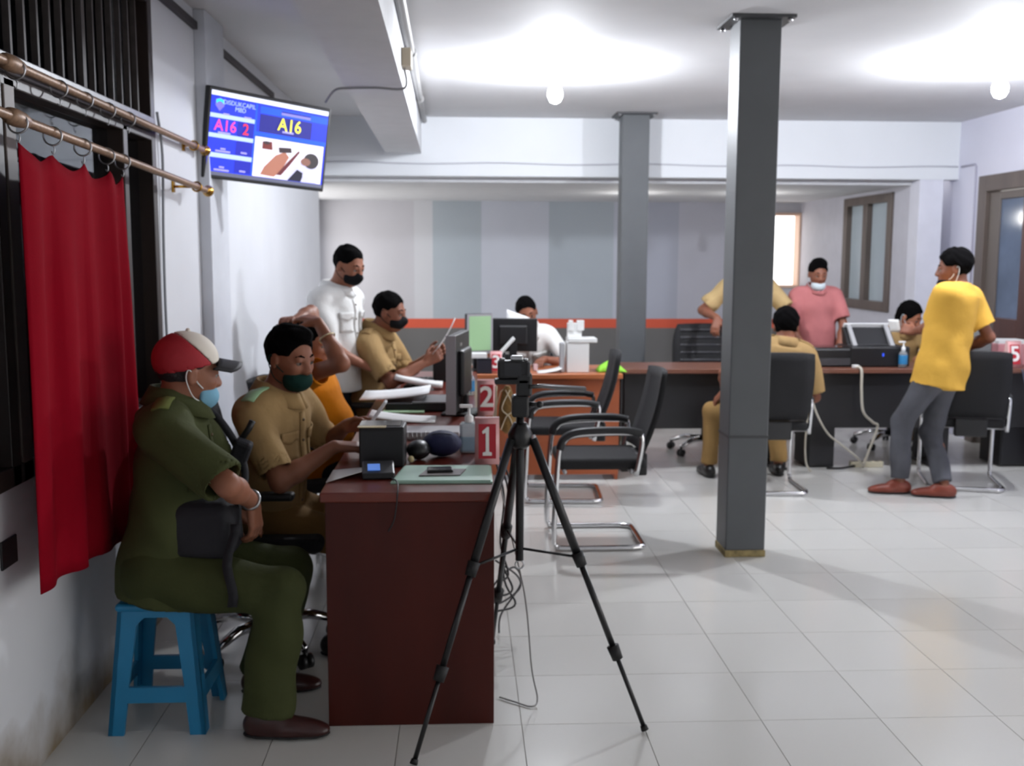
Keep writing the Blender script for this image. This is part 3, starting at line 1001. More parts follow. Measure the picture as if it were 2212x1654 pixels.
rod(XL + 0.05, XL + 0.05, 2.69, 5.07, 2.048, 2.028, 'bronze curtain rod, upper and inner one, along the left window',
    [(y - 2.69) / 2.38 for y in (2.99, 3.30, 3.52, 3.74, 3.96)])
RY0, RY1, RX, RZ0, RZ1 = 2.58, 4.87, XL + 0.105, 1.894, 1.827
rings = [(y - RY0) / (RY1 - RY0) for y in (2.853, 3.087, 3.324, 3.541, 3.70)]
rod(RX, RX, RY0, RY1, RZ0, RZ1, 'bronze curtain rod, lower and outer one, carrying the red curtain', rings)
ct = thing('curtain', 'long red curtain hanging by rings before the left window', 'curtain', (RX, 3.2, 0.6))
g = []
NY, NZ = 61, 26
hooks = [RY0 + f * (RY1 - RY0) for f in rings]
for j in range(NZ):
    b = j / (NZ - 1)
    row = []
    for i in range(NY):
        a = i / (NY - 1)
        y = hooks[0] - 0.005 + a * (hooks[-1] - hooks[0] + 0.01)
        hf = [h for h in hooks]
        k = min(range(len(hf) - 1), key=lambda q: abs((hf[q] + hf[q + 1]) / 2 - y))
        ph = (y - hf[k]) / (hf[k + 1] - hf[k])
        ph = min(max(ph, 0), 1)
        sag = 0.034 * (math.sin(PI * ph) ** 0.8 if 0 < ph < 1 else 0)
        rz_ = RZ0 + (y - RY0) / (RY1 - RY0) * (RZ1 - RZ0)
        ztop = rz_ - 0.062 - sag
        zbot = 0.61 - 0.06 * a
        z = ztop + (zbot - ztop) * b
        fold = 0.014 * math.sin(ph * 2 * PI + k * 0.4) * (0.35 + 0.65 * min(1, b * 3)) + 0.008 * math.sin(17 * a + 2 * b)
        yy = y + 0.02 * b * a - 0.045 * b * (1 - a) + 0.012 * math.sin(9 * a)* b
        row.append((RX + fold * 0.9 + 0.01 * b, yy, z))
    g.append(row)
MB().sheet(g, 0.003).obj('drape', redc, ct, True)

# ------------------------------------------------------------------ small things on the desks
def A(*p):
    return np.array(p, float)


red_m = mat('sign_red', '#b3202f', 0.4)
pink_m = mat('acrylic_pink', '#e0a9a9', 0.25)
wtxt = mat('sign_white', '#f2efec', 0.5)


def number_sign(num, x, y, z, label, s=1.0, rz=0.0, h=0.165):
    """tent shaped acrylic number stand, face towards the camera"""
    t = thing('number_sign', label, 'sign', (x, y, z), rz)
    wd, dp = 0.088 * s, 0.085 * s
    hh = h * s
    R0 = MW[t.name]

    def P(a, b, c):
        return (a, b, c)
    th = 0.003
    m = MB()
    front = [(-wd / 2, -dp / 2, 0.002), (wd / 2, -dp / 2, 0.002), (wd / 2, -0.012, hh), (-wd / 2, -0.012, hh)]
    back = [(-wd / 2, dp / 2, 0.002), (wd / 2, dp / 2, 0.002), (wd / 2, 0.012, hh), (-wd / 2, 0.012, hh)]
    m.sheet([[front[0], front[3]], [front[1], front[2]]], th)
    m.obj('front_panel', pink_m, t)
    MB().sheet([[back[0], back[3]], [back[1], back[2]]], th).obj('back_panel', pink_m, t)
    MB().box((0, 0, hh), (wd, 0.028, th)).obj('top_strip', pink_m, t)
    MB().box((0, 0, 0.0015), (wd, dp, th)).obj('foot_plate', pink_m, t)
    MB().prism([(-dp / 2 + 0.004, 0.003), (dp / 2 - 0.004, 0.003), (0.013, hh - 0.002), (-0.013, hh - 0.002)], 0.003, (-wd / 2 + 0.002, 0, 0), (0, 1, 0), (0, 0, 1)).obj('side_panel', mat('acrylic_pale', '#e6c3bf', 0.25), t)
    up = Vector((0, dp / 2 - 0.012, hh)).normalized()
    ux = Vector((1, 0, 0))
    nz = ux.cross(up)
    mid = Vector((0, (-dp / 2 - 0.012) / 2, hh / 2)) + nz * 0.0028
    Rl = Matrix((ux, up, nz)).transposed()
    MB().box(mid, (wd * 0.72, hh * 0.76, 0.0012), Rl).obj('red_field', red_m, t)
    if num == 1:
        k = 0.052 * s
        out = [(-0.42, -1), (0.42, -1), (0.42, -0.78), (0.17, -0.72), (0.17, 1), (0.0, 1), (-0.48, 0.68), (-0.40, 0.5), (-0.14, 0.6), (-0.14, -0.72), (-0.42, -0.78)]
        MB().prism([(a_ * k * 0.75, b_ * k) for a_, b_ in out], 0.0012, mid + nz * 0.0016, ux, up).obj('numeral', wtxt, t)
        return t
    o = text_mesh(str(num), 0.135 * s, wtxt, t, mid + nz * 0.0016, ux, up, 'numeral', 0.0006, 0.0025)
    return t


number_sign(1, 0.092, 3.735, 0.784, 'red number sign reading 1 on the nearest desk', rz=0.0)
number_sign(2, 0.118, 4.90, 0.784, 'red number sign reading 2 on the second desk', rz=0.0)
number_sign(3, 0.235, 7.06, 0.741, 'small red number sign reading 3 behind the tripod camera', s=0.9)
number_sign(4, 2.36, 7.55, 0.746, 'number sign mostly hidden by the khaki man seen from behind', s=0.7)
number_sign(5, 4.00, 7.33, 0.746, 'red number sign reading 5 at the right edge', s=1.15)

liquid = mat('blue_liquid', '#9fb9cc', 0.12, trans=0.5)
clearb = mat('clear_bottle', '#dfe6ea', 0.1, trans=0.75)
lblue = mat('label_blue', '#2e7fb4', 0.4)


def pump_bottle(x, y, z, h, r, label, square=False, lab=True):
    t = thing('pump_bottle', label, 'bottle', (x, y, z))
    bh = h * 0.62
    if square:
        MB().box((0, 0, bh * 0.5), (2 * r, 2 * r * 0.75, bh - 0.002)).obj('body', mat('hazy_bottle', '#c9d4da', 0.2, trans=0.35), t, bevel=0.012, seg=3)
        MB().box((0, 0, bh * 0.33), (2 * r + 0.001, 1.5 * r + 0.001, bh * 0.62)).obj('liquid', mat('blue_gel', '#8ba6b8', 0.15, trans=0.2), t, bevel=0.012, seg=3)
    else:
        MB().lathe([(r * 0.9, 0.001), (r, 0.006), (r, bh * 0.8), (r * 0.8, bh * 0.93), (r * 0.42, bh)], n=20).obj('body', clearb, t)
        if lab:
            MB().lathe([(r + 0.0006, bh * 0.2), (r + 0.0008, bh * 0.22), (r + 0.0008, bh * 0.72), (r + 0.0006, bh * 0.74)], n=20).obj('label', lblue, t)
    MB().lathe([(r * 0.44, bh), (r * 0.46, bh + 0.004), (r * 0.46, bh + h * 0.12), (r * 0.25, bh + h * 0.15), (0.005, bh + h * 0.16), (0.005, h * 0.92)], n=16).obj('collar', white_pl, t)
    p = MB().box((-0.012, 0, h * 0.945), (0.05, 0.016, 0.013))
    p.obj('pump_head', white_pl, t, bevel=0.004)
    return t


pump_bottle(0.028, 3.93, 0.784, 0.19, 0.036, 'large square pump bottle of pale blue gel beside number 1', square=True)
pump_bottle(0.045, 5.60, 0.784, 0.175, 0.026, 'pump bottle with blue label behind number 2')
pump_bottle(3.185, 7.32, 0.746, 0.195, 0.03, 'pump bottle with blue label before the black printer')
pump_bottle(2.49, 7.6, 0.746, 0.16, 0.024, 'small pump bottle beside the khaki man seen from behind', lab=False)

# nearest desk: card printer, card reader, green folder, phone, pouch, book, paper
t = thing('card_printer', 'black box printer with a shiny lid on the nearest desk', 'printer', (-0.285, 3.74, 0.783))
MB().prism([(-0.09, 0.0), (0.1, 0.0), (0.1, 0.135), (-0.07, 0.142), (-0.085, 0.13)], 0.16, (0, 0, 0.001), (0, 1, 0), (0, 0, 1)).obj('body', black_pl, t, bevel=0.006)
MB().box((-0.01, 0.02, 0.1425), (0.15, 0.12, 0.004)).obj('lid', mat('gloss_black', '#26262a', 0.12), t, bevel=0.002)
MB().box((-0.035, -0.058, 0.143), (0.1, 0.03, 0.003)).obj('card_slot', mat('pale_cream', '#d9c79a', 0.2), t)
t = thing('card_reader', 'black card reader with a small blue screen on the nearest desk', 'card reader', (-0.285, 3.50, 0.783), 0.1)
MB().prism([(-0.055, 0.0), (0.06, 0.0), (0.06, 0.045), (-0.05, 0.02)], 0.11, (0, 0, 0.001), (0, 1, 0), (0, 0, 1)).obj('body', black_pl, t, bevel=0.006)
up = Vector((0, 0.11, 0.025)).normalized()
MB().box((-0.015, -0.005, 0.0345), (0.042, 0.05, 0.003), Matrix((Vector((1, 0, 0)), up, Vector((1, 0, 0)).cross(up))).transposed()).obj('screen', mat('reader_screen', '#5a86d8', 0.3, emit=0.55), t)
q = MB().tube(bez([(-0.235, 3.44, 0.79), (-0.21, 3.33, 0.80), (-0.205, 3.245, 0.775), (-0.215, 3.24, 0.70), (-0.235, 3.242, 0.66)], 6), 0.0025, 6)
tag(q.obj('reader_cable', mat('black_cable', '#151518', 0.5)), 'thin dark cable hanging over the front edge of the nearest desk', 'cable')
folder = mat('mint_folder', '#a7cbb9', 0.4)
t = thing('folder', 'mint green folder lying at the front edge of the nearest desk', 'folder', (-0.06, 3.51, 0.7835))
vs = [(-0.235 + 0.06, 3.385), (0.104, 3.378), (0.106, 3.645), (-0.145, 3.65)]
MB().prism([(-0.175, -0.13), (0.162, -0.135), (0.164, 0.13), (-0.145, 0.135)], 0.006, (0, 0, 0.0035), (1, 0, 0), (0, 1, 0)).obj('cover', folder, t)
MB().prism([(-0.165, -0.122), (0.156, -0.127), (0.158, 0.124), (-0.138, 0.128)], 0.004, (0, 0, 0.0087), (1, 0, 0), (0, 1, 0)).obj('sheets', mat('mint_paper', '#bcdccb', 0.35), t)
q = MB().prism([(-0.085, -0.075), (0.055, -0.07), (0.075, 0.03), (-0.06, 0.035)], 0.004, (-0.06, 3.52, 0.7968), (1, 0, 0), (0, 1, 0))
tag(q.obj('card_wallet', mat('grey_wallet', '#77706f', 0.3), bevel=0.001), 'grey card wallet under the phone on the green folder', 'wallet')
t = thing('mobile_phone', 'dark mobile phone lying on the green folder', 'phone', (-0.075, 3.515, 0.799), 0.06)
MB().box((0, 0, 0.0045), (0.088, 0.062, 0.008)).obj('body', black_pl, t, bevel=0.003)
MB().box((0, 0, 0.009), (0.078, 0.056, 0.001)).obj('screen', mat('phone_glass', '#1d1d22', 0.1), t)
t = thing('pouch', 'dark blue zip pouch on the nearest desk', 'pouch', (-0.075, 3.86, 0.783))
MB().sphere((0, 0, 0.05), (0.075, 0.07, 0.049), 20, 12).obj('body', mat('navy_fabric', '#171d44', 0.7, bump=0.2), t)
MB().tube(bez([(-0.07, -0.01, 0.06), (-0.03, -0.03, 0.088), (0.03, -0.03, 0.088), (0.07, -0.01, 0.06)], 5), 0.003, 6).obj('zip', black_pl, t)
q = MB().sphere((-0.16, 3.80, 0.82), (0.045, 0.06, 0.036), 16, 10)
tag(q.obj('computer_mouse', black_pl), 'black computer mouse between printer and blue pouch', 'mouse')
t = thing('wire_bound_book', 'grey wire-bound book at the far edge of the nearest desk', 'book', (-0.09, 4.3, 0.783))
MB().box((0, 0, 0.016), (0.30, 0.17, 0.03)).obj('pages', mat('grey_pages', '#a9a6a8', 0.5), t, bevel=0.002)
for k in range(9):
    MB().torus((-0.13 + k * 0.018, -0.086, 0.016), 0.018, 0.0022, (1, 0, 0), 12, 5).obj('wire_loop', silver, t)
q = MB().lathe([(0.028, 0), (0.03, 0.03), (0.034, 0.06), (0.03, 0.062), (0.02, 0.04)], (0.02, 4.02, 0.784), 18)
tag(q.obj('white_cup', white_pl), 'small white cup left of the square pump bottle', 'cup')
q = MB().sphere((-0.185, 3.735, 0.797), (0.012, 0.012, 0.013), 12, 8)
tag(q.obj('stamp_knob', mat('cream_knob', '#d8c89a', 0.3)), 'tiny cream coloured knob before the blue pouch', 'stamp')
q = MB().sheet([[(-0.45 + 0.11 * a, 3.40 + 0.2 * b + 0.05 * a, 0.786 + 0.025 * a * (1 - b) ** 2) for b in np.linspace(0, 1, 5)] for a in np.linspace(0, 1, 5)], 0.0015)
tag(q.obj('paper_sheet', paper), 'loose white paper curling at the left front corner of the nearest desk', 'paper')

# second desk: monitor seen edge on, papers, keyboard, tray
scr_dark = mat('screen_dark', '#20242a', 0.15)


def monitor(name, label, x, y, z, rz, w_=0.46, h_=0.28, lift=0.12, scrm=None, bezel=None, logo=False):
    """local -y is the screen side"""
    t = thing(name, label, 'monitor', (x, y, z), rz)
    bz = bezel or black_pl
    MB().box((0, 0.015, lift + h_ / 2), (w_, 0.035, h_)).obj('housing', black_pl, t, bevel=0.006)
    MB().box((0, 0.045, lift + h_ / 2), (w_ * 0.6, 0.03, h_ * 0.6)).obj('rear_bulge', black_pl, t, bevel=0.012)
    MB().box((0, -0.004, lift + h_ / 2), (w_ - 0.004, 0.004, h_ - 0.004)).obj('bezel', bz, t)
    MB().box((0, -0.0065, lift + h_ / 2 + 0.004), (w_ - 0.036, 0.002, h_ - 0.042)).obj('screen', scrm or scr_dark, t)
    MB().box((0, 0.05, lift * 0.6 + 0.03), (0.055, 0.022, lift + 0.08)).obj('stand', black_pl, t, bevel=0.005)
    MB().box((0, 0.03, 0.007), (0.22, 0.17, 0.012)).obj('foot', black_pl, t, bevel=0.005)
    if logo:
        MB().box((w_ / 2 + 0.0015, 0.012, lift + h_ / 2), (0.004, 0.046, h_)).obj('side_trim', mat('grey_trim', '#9a979c', 0.4), t, bevel=0.001)
        MB().box((0.05, 0.034, lift + h_ * 0.86), (0.05, 0.002, 0.014)).obj('maker_mark', silver, t)
    return t


monitor('computer_monitor', 'black monitor with grey front seen almost edge on, on the second desk', -0.028, 4.95, 0.783, -PI / 2 - 0.164, w_=0.41, h_=0.365, lift=0.022, bezel=mat('grey_bezel', '#8d8a90', 0.4), logo=True)
monitor('computer_monitor', 'monitor with a pale green screen facing the camera', 0.125, 7.17, 0.74, 0.42, w_=0.20, h_=0.28, lift=0.12, scrm=mat('screen_green', '#7d9c76', 0.4, emit=0.35), bezel=mat('grey_bezel', '#8d8a90'))
monitor('computer_monitor', 'black monitor seen from the back before the man in white', 0.365, 7.33, 0.74, PI - 0.05, w_=0.34, h_=0.235, lift=0.125)


def curl(x0, x1, y0, y1, z, lift, edge='l', n=7):
    """sheet lying flat with one side curling up"""
    g = []
    for i in range(n):
        a = i / (n - 1)
        q = (1 - a) if edge == 'l' else a
        g.append([(x0 + (x1 - x0) * a, y0 + (y1 - y0) * b, z + lift * q ** 2) for b in np.linspace(0, 1, 4)])
    return MB().sheet(g, 0.0025)


tag(curl(-0.42, -0.12, 4.64, 4.84, 0.786, 0.03).obj('paper_stack', paper), 'glossy white paper stack at the front edge of the second desk', 'paper')
t = thing('document_tray', 'low black document tray with papers on the second desk', 'tray', (-0.2, 5.15, 0.783))
MB().box((0, 0, 0.02), (0.34, 0.3, 0.038)).obj('tray', black_pl, t, bevel=0.004)
MB().box((0.06, -0.01, 0.043), (0.2, 0.28, 0.006)).obj('grey_file', mat('grey_file', '#77777a', 0.4), t)
tag(curl(-0.50, -0.16, 5.05, 5.40, 0.834, 0.03, 'r').obj('paper_sheet', paper), 'white paper sheets overhanging the black tray on the second desk', 'paper')
tag(MB().box((-0.28, 4.98, 0.7885), (0.2, 0.1, 0.006)).obj('green_file', mat('pale_green', '#a8d0a4', 0.6)), 'pale green file under the white papers on the second desk', 'file')
tag(MB().box((-0.115, 5.42, 0.787), (0.1, 0.26, 0.006), (0, 0, 0.15)).obj('green_leaflet', mat('green_leaflet', '#bfe0c4', 0.5)), 'green and white leaflet beside the edge-on monitor', 'leaflet')
t = thing('desk_keyboard', 'black keyboard before the man reading a paper', 'keyboard', (-0.25, 6.15, 0.77), 1.5)
MB().box((0, 0, 0.012), (0.42, 0.14, 0.02)).obj('body', black_pl, t, bevel=0.004)
for r_ in range(4):
    MB().box((0, -0.045 + r_ * 0.03, 0.0245), (0.4, 0.022, 0.005)).obj('key_row', mat('key_black', '#232326', 0.5), t, bevel=0.002)
q = MB().sheet([[(-0.38 + 0.27 * a, 5.86 + 0.15 * b, 0.80 + 0.05 * (1 - a) ** 1.5) for b in np.linspace(0, 1, 4)] for a in np.linspace(0, 1, 8)], 0.022)
tag(q.obj('open_booklet', paper), 'thick white booklet curving up on the third desk', 'booklet')
t = thing('desktop_printer', 'black printer partly hidden behind the edge-on monitor', 'printer', (-0.09, 6.45, 0.77))
MB().box((0, 0, 0.09), (0.17, 0.28, 0.178)).obj('body', black_pl, t, bevel=0.01)
MB().box((0, 0, 0.182), (0.15, 0.24, 0.006)).obj('lid', grey_pl, t)
q = MB().box((0.07, 6.18, 0.915), (0.15, 0.16, 0.035))
t = thing('storage_box', 'dark box under the white box on the orange desk', 'box', (0.155, 7.055, 0.74))
MB().box((0.0, 0, 0.05), (0.10, 0.09, 0.098)).obj('body', mat('dark_navy_box', '#1c1b28', 0.6), t, bevel=0.004)
MB().box((0.0, 0, 0.101), (0.104, 0.094, 0.004)).obj('lid', mat('dark_navy_lid', '#24232f', 0.5), t)
tag(MB().box((0.09, 7.06, 0.862), (0.165, 0.09, 0.034)).obj('white_box', paper, bevel=0.003), 'small white box on the dark box behind number 2', 'box')
q = MB().box((0.285, 7.10, 0.895), (0.018, 0.1, 0.225), (0, math.radians(42), 0))
tag(q.obj('white_book', paper, bevel=0.002), 'white book leaning at a slant left of the tripod camera', 'book')
t = thing('book_stand', 'small dark stand holding the slanting white book', 'stand', (0.32, 7.10, 0.74))
MB().box((0.0, 0, 0.004), (0.1, 0.1, 0.007)).obj('foot', black_pl, t)
MB().box((-0.005, 0.0, 0.065), (0.03, 0.06, 0.118)).obj('post', black_pl, t, bevel=0.004)
# bag of rolled forms hanging off the desk side
t = thing('woven_bag', 'brown woven bag hanging behind number 1', 'bag', (0.205, 4.62, 0.74))
MB().lathe([(0.01, 0.0), (0.032, 0.02), (0.042, 0.07), (0.036, 0.13), (0.022, 0.19), (0.012, 0.215)], n=14).obj('body', mat('tan_weave', '#8a6a3a', 0.8, var=0.25, scale=40, bump=0.5, bscale=80), t)
for s in (-1, 1):
    MB().tube(bez([(s * 0.03, -0.03, 0.02), (s * 0.008, -0.045, 0.08), (s * -0.026, -0.042, 0.12), (s * 0.01, -0.03, 0.2)], 6), 0.003, 6).obj('cord', mat('cream_cord', '#d8cbb0', 0.6), t)
MB().tube(bez([(-0.05, 0.0, 0.215), (-0.052, 0, 0.1), (-0.054, -0.01, -0.05)], 4), 0.006, 6).obj('strap', mat('cream_cord', '#d8cbb0'), t)
MB().tube([(0, 0.0, 0.21), (-0.03, 0, 0.19), (-0.075, 0, 0.035)], 0.003, 6).obj('hanger', mat('cream_cord', '#d8cbb0'), t)

# orange desk: white ballot box, green cloth, papers
t = thing('ballot_box', 'white box with upright card holder on the orange desk', 'box', (0.80, 7.15, 0.74))
MB().box((0.0, 0, 0.105), (0.15, 0.16, 0.208)).obj('body', white_pl, t, bevel=0.004)
MB().box((0.03, 0, 0.222), (0.2, 0.17, 0.03)).obj('lid', white_pl, t, bevel=0.004)
MB().box((-0.105, 0.0, 0.1), (0.03, 0.1, 0.2)).obj('side_sleeve', mat('clear_plastic', '#b9bcc0', 0.2), t, bevel=0.003)
MB().box((-0.02, 0, 0.289), (0.1, 0.03, 0.1)).obj('card_holder', white_pl, t, bevel=0.003)
MB().box((-0.046, -0.01, 0.322), (0.03, 0.03, 0.07)).obj('card', white_pl, t, bevel=0.002)
MB().box((0.02, -0.01, 0.322), (0.05, 0.03, 0.07)).obj('card', white_pl, t, bevel=0.002)
gg = mat('lime_cloth', '#8ed63a', 0.7, bump=0.3)
g = []
for i in range(15):
    a = i / 14
    row = []
    for j in range(11):
        b = j / 10
        e = math.sin(PI * a) ** 0.6 * math.sin(PI * b) ** 0.5
        row.append((0.94 + 0.2 * a, 7.08 + 0.15 * b, 0.744 + e * (0.085 * (1 - 0.55 * a)) + 0.012 * math.sin(9 * a + 5 * b) * e))
    g.append(row)
tag(MB().sheet(g, 0.004).obj('folded_cloth', gg), 'crumpled lime green cloth bag on the orange desk', 'cloth bag')
tag(curl(0.52, 0.69, 7.03, 7.2, 0.742, 0.03, 'r').obj('paper_sheet', paper), 'white paper at the front edge of the orange desk', 'paper')
tag(MB().box((0.515, 7.2, 0.765), (0.03, 0.04, 0.045)).obj('small_carton', mat('pale_pink', '#e6c6c8', 0.5), bevel=0.003), 'tiny pale pink carton behind the paper on the orange desk', 'carton')

# black tables: printer, laptop, stapler, papers
t = thing('desktop_printer', 'large black printer with white sheets in its tray, before the woman', 'printer', (3.03, 7.50, 0.745))
MB().box((0, 0, 0.075), (0.44, 0.3, 0.148)).obj('body', black_pl, t, bevel=0.012)
MB().prism([(0.02, 0.148), (0.13, 0.148), (0.17, 0.27), (0.14, 0.27)], 0.36, (0.0, 0, 0), (0, 1, 0), (0, 0, 1)).obj('paper_feed', black_pl, t, bevel=0.004)
MB().prism([(-0.01, 0.149), (0.03, 0.149), (0.16, 0.29), (0.14, 0.29)], 0.03, (0.14, -0.02, 0), (0, 1, 0), (0, 0, 1)).obj('feed_guide', mat('guide_grey', '#a3a3a5', 0.5), t)
MB().prism([(-0.01, 0.149), (0.03, 0.149), (0.16, 0.29), (0.14, 0.29)], 0.03, (-0.14, -0.02, 0), (0, 1, 0), (0, 0, 1)).obj('feed_guide', mat('guide_grey', '#a3a3a5', 0.5), t)
MB().box((0, 0.15, 0.285), (0.34, 0.01, 0.03), (0.5, 0, 0)).obj('sheets', paper, t)
MB().box((0.02, -0.152, 0.09), (0.012, 0.004, 0.022)).obj('status_light', mat('blue_led', '#2a4ad0', 0.4, emit=1.0), t)
t = thing('desktop_printer', 'low black printer left of the large one, before the man in pink', 'printer', (2.70, 7.5, 0.745))
MB().box((0, 0, 0.068), (0.30, 0.28, 0.134)).obj('body', black_pl, t, bevel=0.012)
MB().box((0, -0.02, 0.138), (0.27, 0.2, 0.008)).obj('lid', mat('gloss_black', '#26262a'), t)
MB().box((0.0, -0.142, 0.04), (0.24, 0.006, 0.05)).obj('front_slot', mat('slot_grey', '#3a3a3e', 0.4), t)
tag(MB().box((2.83, 7.30, 0.757), (0.045, 0.03, 0.022), (0, 0, 0.3)).obj('adapter_plug', white_pl, bevel=0.004), 'small white plug on the table edge before the printers', 'plug')
t = thing('laptop', 'black laptop half open on the right table behind the man in yellow', 'laptop', (3.75, 7.52, 0.745), -0.5)
MB().box((0, 0, 0.012), (0.34, 0.24, 0.022)).obj('base', black_pl, t, bevel=0.004)
MB().box((0, -0.10, 0.15), (0.34, 0.014, 0.26), (-0.35, 0, 0)).obj('lid', black_pl, t, bevel=0.004)
MB().box((0, -0.085, 0.15), (0.30, 0.004, 0.2), (-0.35, 0, 0)).obj('screen', mat('screen_grey', '#7f868c', 0.2), t)
t = thing('paper_tray', 'white tray of papers behind the number 5', 'tray', (4.09, 7.58, 0.745))
MB().box((0, 0, 0.08), (0.26, 0.24, 0.157)).obj('tray', mat('pink_tray', '#d99aa0', 0.5), t, bevel=0.004)
MB().box((0, 0, 0.171), (0.25, 0.23, 0.022)).obj('papers', paper, t)
q = MB().sphere((3.90, 7.36, 0.79), (0.07, 0.05, 0.042), 16, 10)
tag(q.obj('red_pouch', mat('red_pouch', '#9c1420', 0.5)), 'small dark red pouch left of the number 5', 'pouch')
for k, (x, z, lb) in enumerate(((3.765, 0.765, 'lower cream roll left of the red pouch'), (3.775, 0.80, 'upper cream roll left of the red pouch'))):
    tag(MB().cyl((x - 0.025, 7.33, z), (x + 0.025, 7.33, z + 0.006), 0.0175, n=12).obj('tape_roll', mat('cream_roll', '#d8cdb8', 0.5)), lb, 'tape roll')

# computer cases and the clutter under the tables
for x, y, dx, lb in ((2.63, 7.47, 0.2, 'black computer case under the table right of the big column'), (4.08, 7.46, 0.22, 'black computer case under the right table')):
    t = thing('computer_case', lb, 'computer', (x, y + 0.06, 0))
    MB().box((0, 0, 0.225), (dx, 0.3, 0.44)).obj('case', black_pl, t, bevel=0.006)
    MB().box((0, -0.153, 0.23), (dx - 0.02, 0.008, 0.42)).obj('front_cover', mat('case_front', '#1b1b1f', 0.35), t, bevel=0.003)
    MB().box((0, -0.158, 0.40), (dx - 0.06, 0.004, 0.03)).obj('drive_door', mat('case_grey', '#2a2a2f', 0.35), t)
creamc = mat('cream_cable', '#c8c2b4', 0.55)


def cable(name, pts, r, m, label, cat='cable'):
    return tag(MB().tube(bez(pts, 7), r, 7).obj(name, m), label, cat)


cable('white_cable', [(2.83, 7.29, 0.75), (2.845, 7.225, 0.742), (2.85, 7.22, 0.6), (2.87, 7.22, 0.44), (2.95, 7.24, 0.36), (3.0, 7.27, 0.32), (2.96, 7.3, 0.15), (2.93, 7.33, 0.02)], 0.0095, creamc, 'thick cream cable looping down the front of the black table')
cable('white_cable', [(2.455, 7.22, 0.742), (2.47, 7.2, 0.5), (2.45, 7.2, 0.25), (2.46, 7.2, 0.08), (2.50, 7.2, 0.012)], 0.007, creamc, 'cream cable hanging straight down beside the khaki man')
cable('white_cable', [(2.47, 7.215, 0.742), (2.5, 7.205, 0.5), (2.6, 7.2, 0.3), (2.72, 7.215, 0.2), (2.85, 7.24, 0.1), (2.92, 7.3, 0.025)], 0.007, creamc, 'cream cable swinging right before the computer case')
cable('white_cable', [(4.02, 7.225, 0.742), (4.08, 7.2, 0.5), (4.17, 7.2, 0.3), (4.2, 7.21, 0.1), (4.22, 7.25, 0.012)], 0.006, mat('blue_grey_cable', '#4b4f60', 0.5), 'blue-grey cable hanging below the number 5')
t = thing('power_strip', 'cream power strip lying under the black table', 'power strip', (2.98, 7.40, 0))
MB().box((0, 0, 0.022), (0.24, 0.055, 0.042)).obj('body', mat('cream_strip', '#c7c0a8', 0.5), t, bevel=0.005)
for k in range(4):
    MB().cyl((-0.085 + 0.055 * k, 0, 0.042), (-0.085 + 0.055 * k, 0, 0.0445), 0.018, n=14).obj('socket', mat('socket_dark', '#55503f', 0.5), t)
cable('floor_cable', [(2.66, 7.33, 0.01), (2.75, 7.3, 0.012), (2.85, 7.36, 0.012), (2.93, 7.40, 0.02)], 0.008, mat('black_cable', '#151518'), 'dark cable on the floor beside the power strip')

# ------------------------------------------------------------------ tripod and its camera
t = thing('tripod', 'black camera tripod standing before the right corner of the nearest desk', 'tripod', (0.19, 3.3, 0))
trip = mat('tripod_black', '#141416', 0.35)
ap = Vector((0.188, 3.3, 0.96))
feet = [Vector((-0.148, 2.985, 0.008)), Vector((0.592, 3.185, 0.008)), Vector((0.119, 3.97, 0.008))]
MB().cyl((0.188, 3.3, 0.545), (0.188, 3.3, 1.10), 0.0135).obj('centre_column', trip, t, True)
MB().torus((0.188, 3.3, 0.53), 0.014, 0.003, (0, 1, 0), 14, 6).obj('hook', silver, t, True)
MB().lathe([(0.02, 0.915), (0.036, 0.93), (0.04, 0.965), (0.03, 0.985), (0.022, 1.0)], (0.188, 3.3, 0), 18).obj('spider', trip, t, True)
for f in feet:
    d = f - ap
    dh = Vector((d.x, d.y, 0)).normalized()
    a = ap + dh * 0.042 + Vector((0, 0, -0.01))
    d = f - a
    L = MB().tube([a, a + d * 0.42], 0.0145, 10).obj('leg', trip, t, True)
    MB().tube([a + d * 0.40, a + d * 0.74], 0.0105, 10).obj('leg_middle', trip, L, True)
    MB().tube([a + d * 0.72, f], 0.0078, 10).obj('leg_lower', trip, L, True)
    for q in (0.41, 0.73):
        MB().tube([a + d * (q - 0.02), a + d * (q + 0.025)], [0.021, 0.018], 10).obj('clamp', black_rub, L, True)
    MB().tube([a + d * 0.985, f], [0.011, 0.013], 10).obj('rubber_foot', black_rub, L, True)
    MB().tube([Vector((0.188, 3.3, 0.585)), a + d * 0.405], 0.0045, 6).obj('brace', trip, t, True)
MB().box((0.188, 3.3, 1.055), (0.055, 0.06, 0.07)).obj('crank_housing', trip, t, True, bevel=0.008)
MB().cyl((0.215, 3.3, 1.06), (0.245, 3.29, 1.06), 0.008).sphere((0.25, 3.29, 1.06), 0.012, 10, 6).obj('crank', trip, t, True)
MB().box((0.20, 3.3, 1.125), (0.05, 0.055, 0.075)).obj('pan_head', trip, t, True, bevel=0.008)
MB().box((0.16, 3.30, 1.135), (0.11, 0.055, 0.016)).obj('mount_plate', trip, t, True, bevel=0.004)
MB().tube([(0.215, 3.27, 1.12), (0.26, 3.33, 1.115), (0.42, 3.52, 1.08)], [0.007, 0.007, 0.01], 8).obj('pan_handle', trip, t, True)
t = thing('digital_camera', 'black and silver digital camera on top of the tripod', 'camera', (0.165, 3.3, 1.143))
MB().box((0.0, 0, 0.03), (0.10, 0.05, 0.058)).obj('body', black_pl, t, bevel=0.008, seg=3)
MB().box((0.012, 0.0, 0.066), (0.04, 0.036, 0.016)).obj('viewfinder', silver, t, bevel=0.005)
MB().box((-0.002, -0.026, 0.032), (0.055, 0.003, 0.04)).obj('rear_screen', mat('gloss_black', '#26262a'), t)
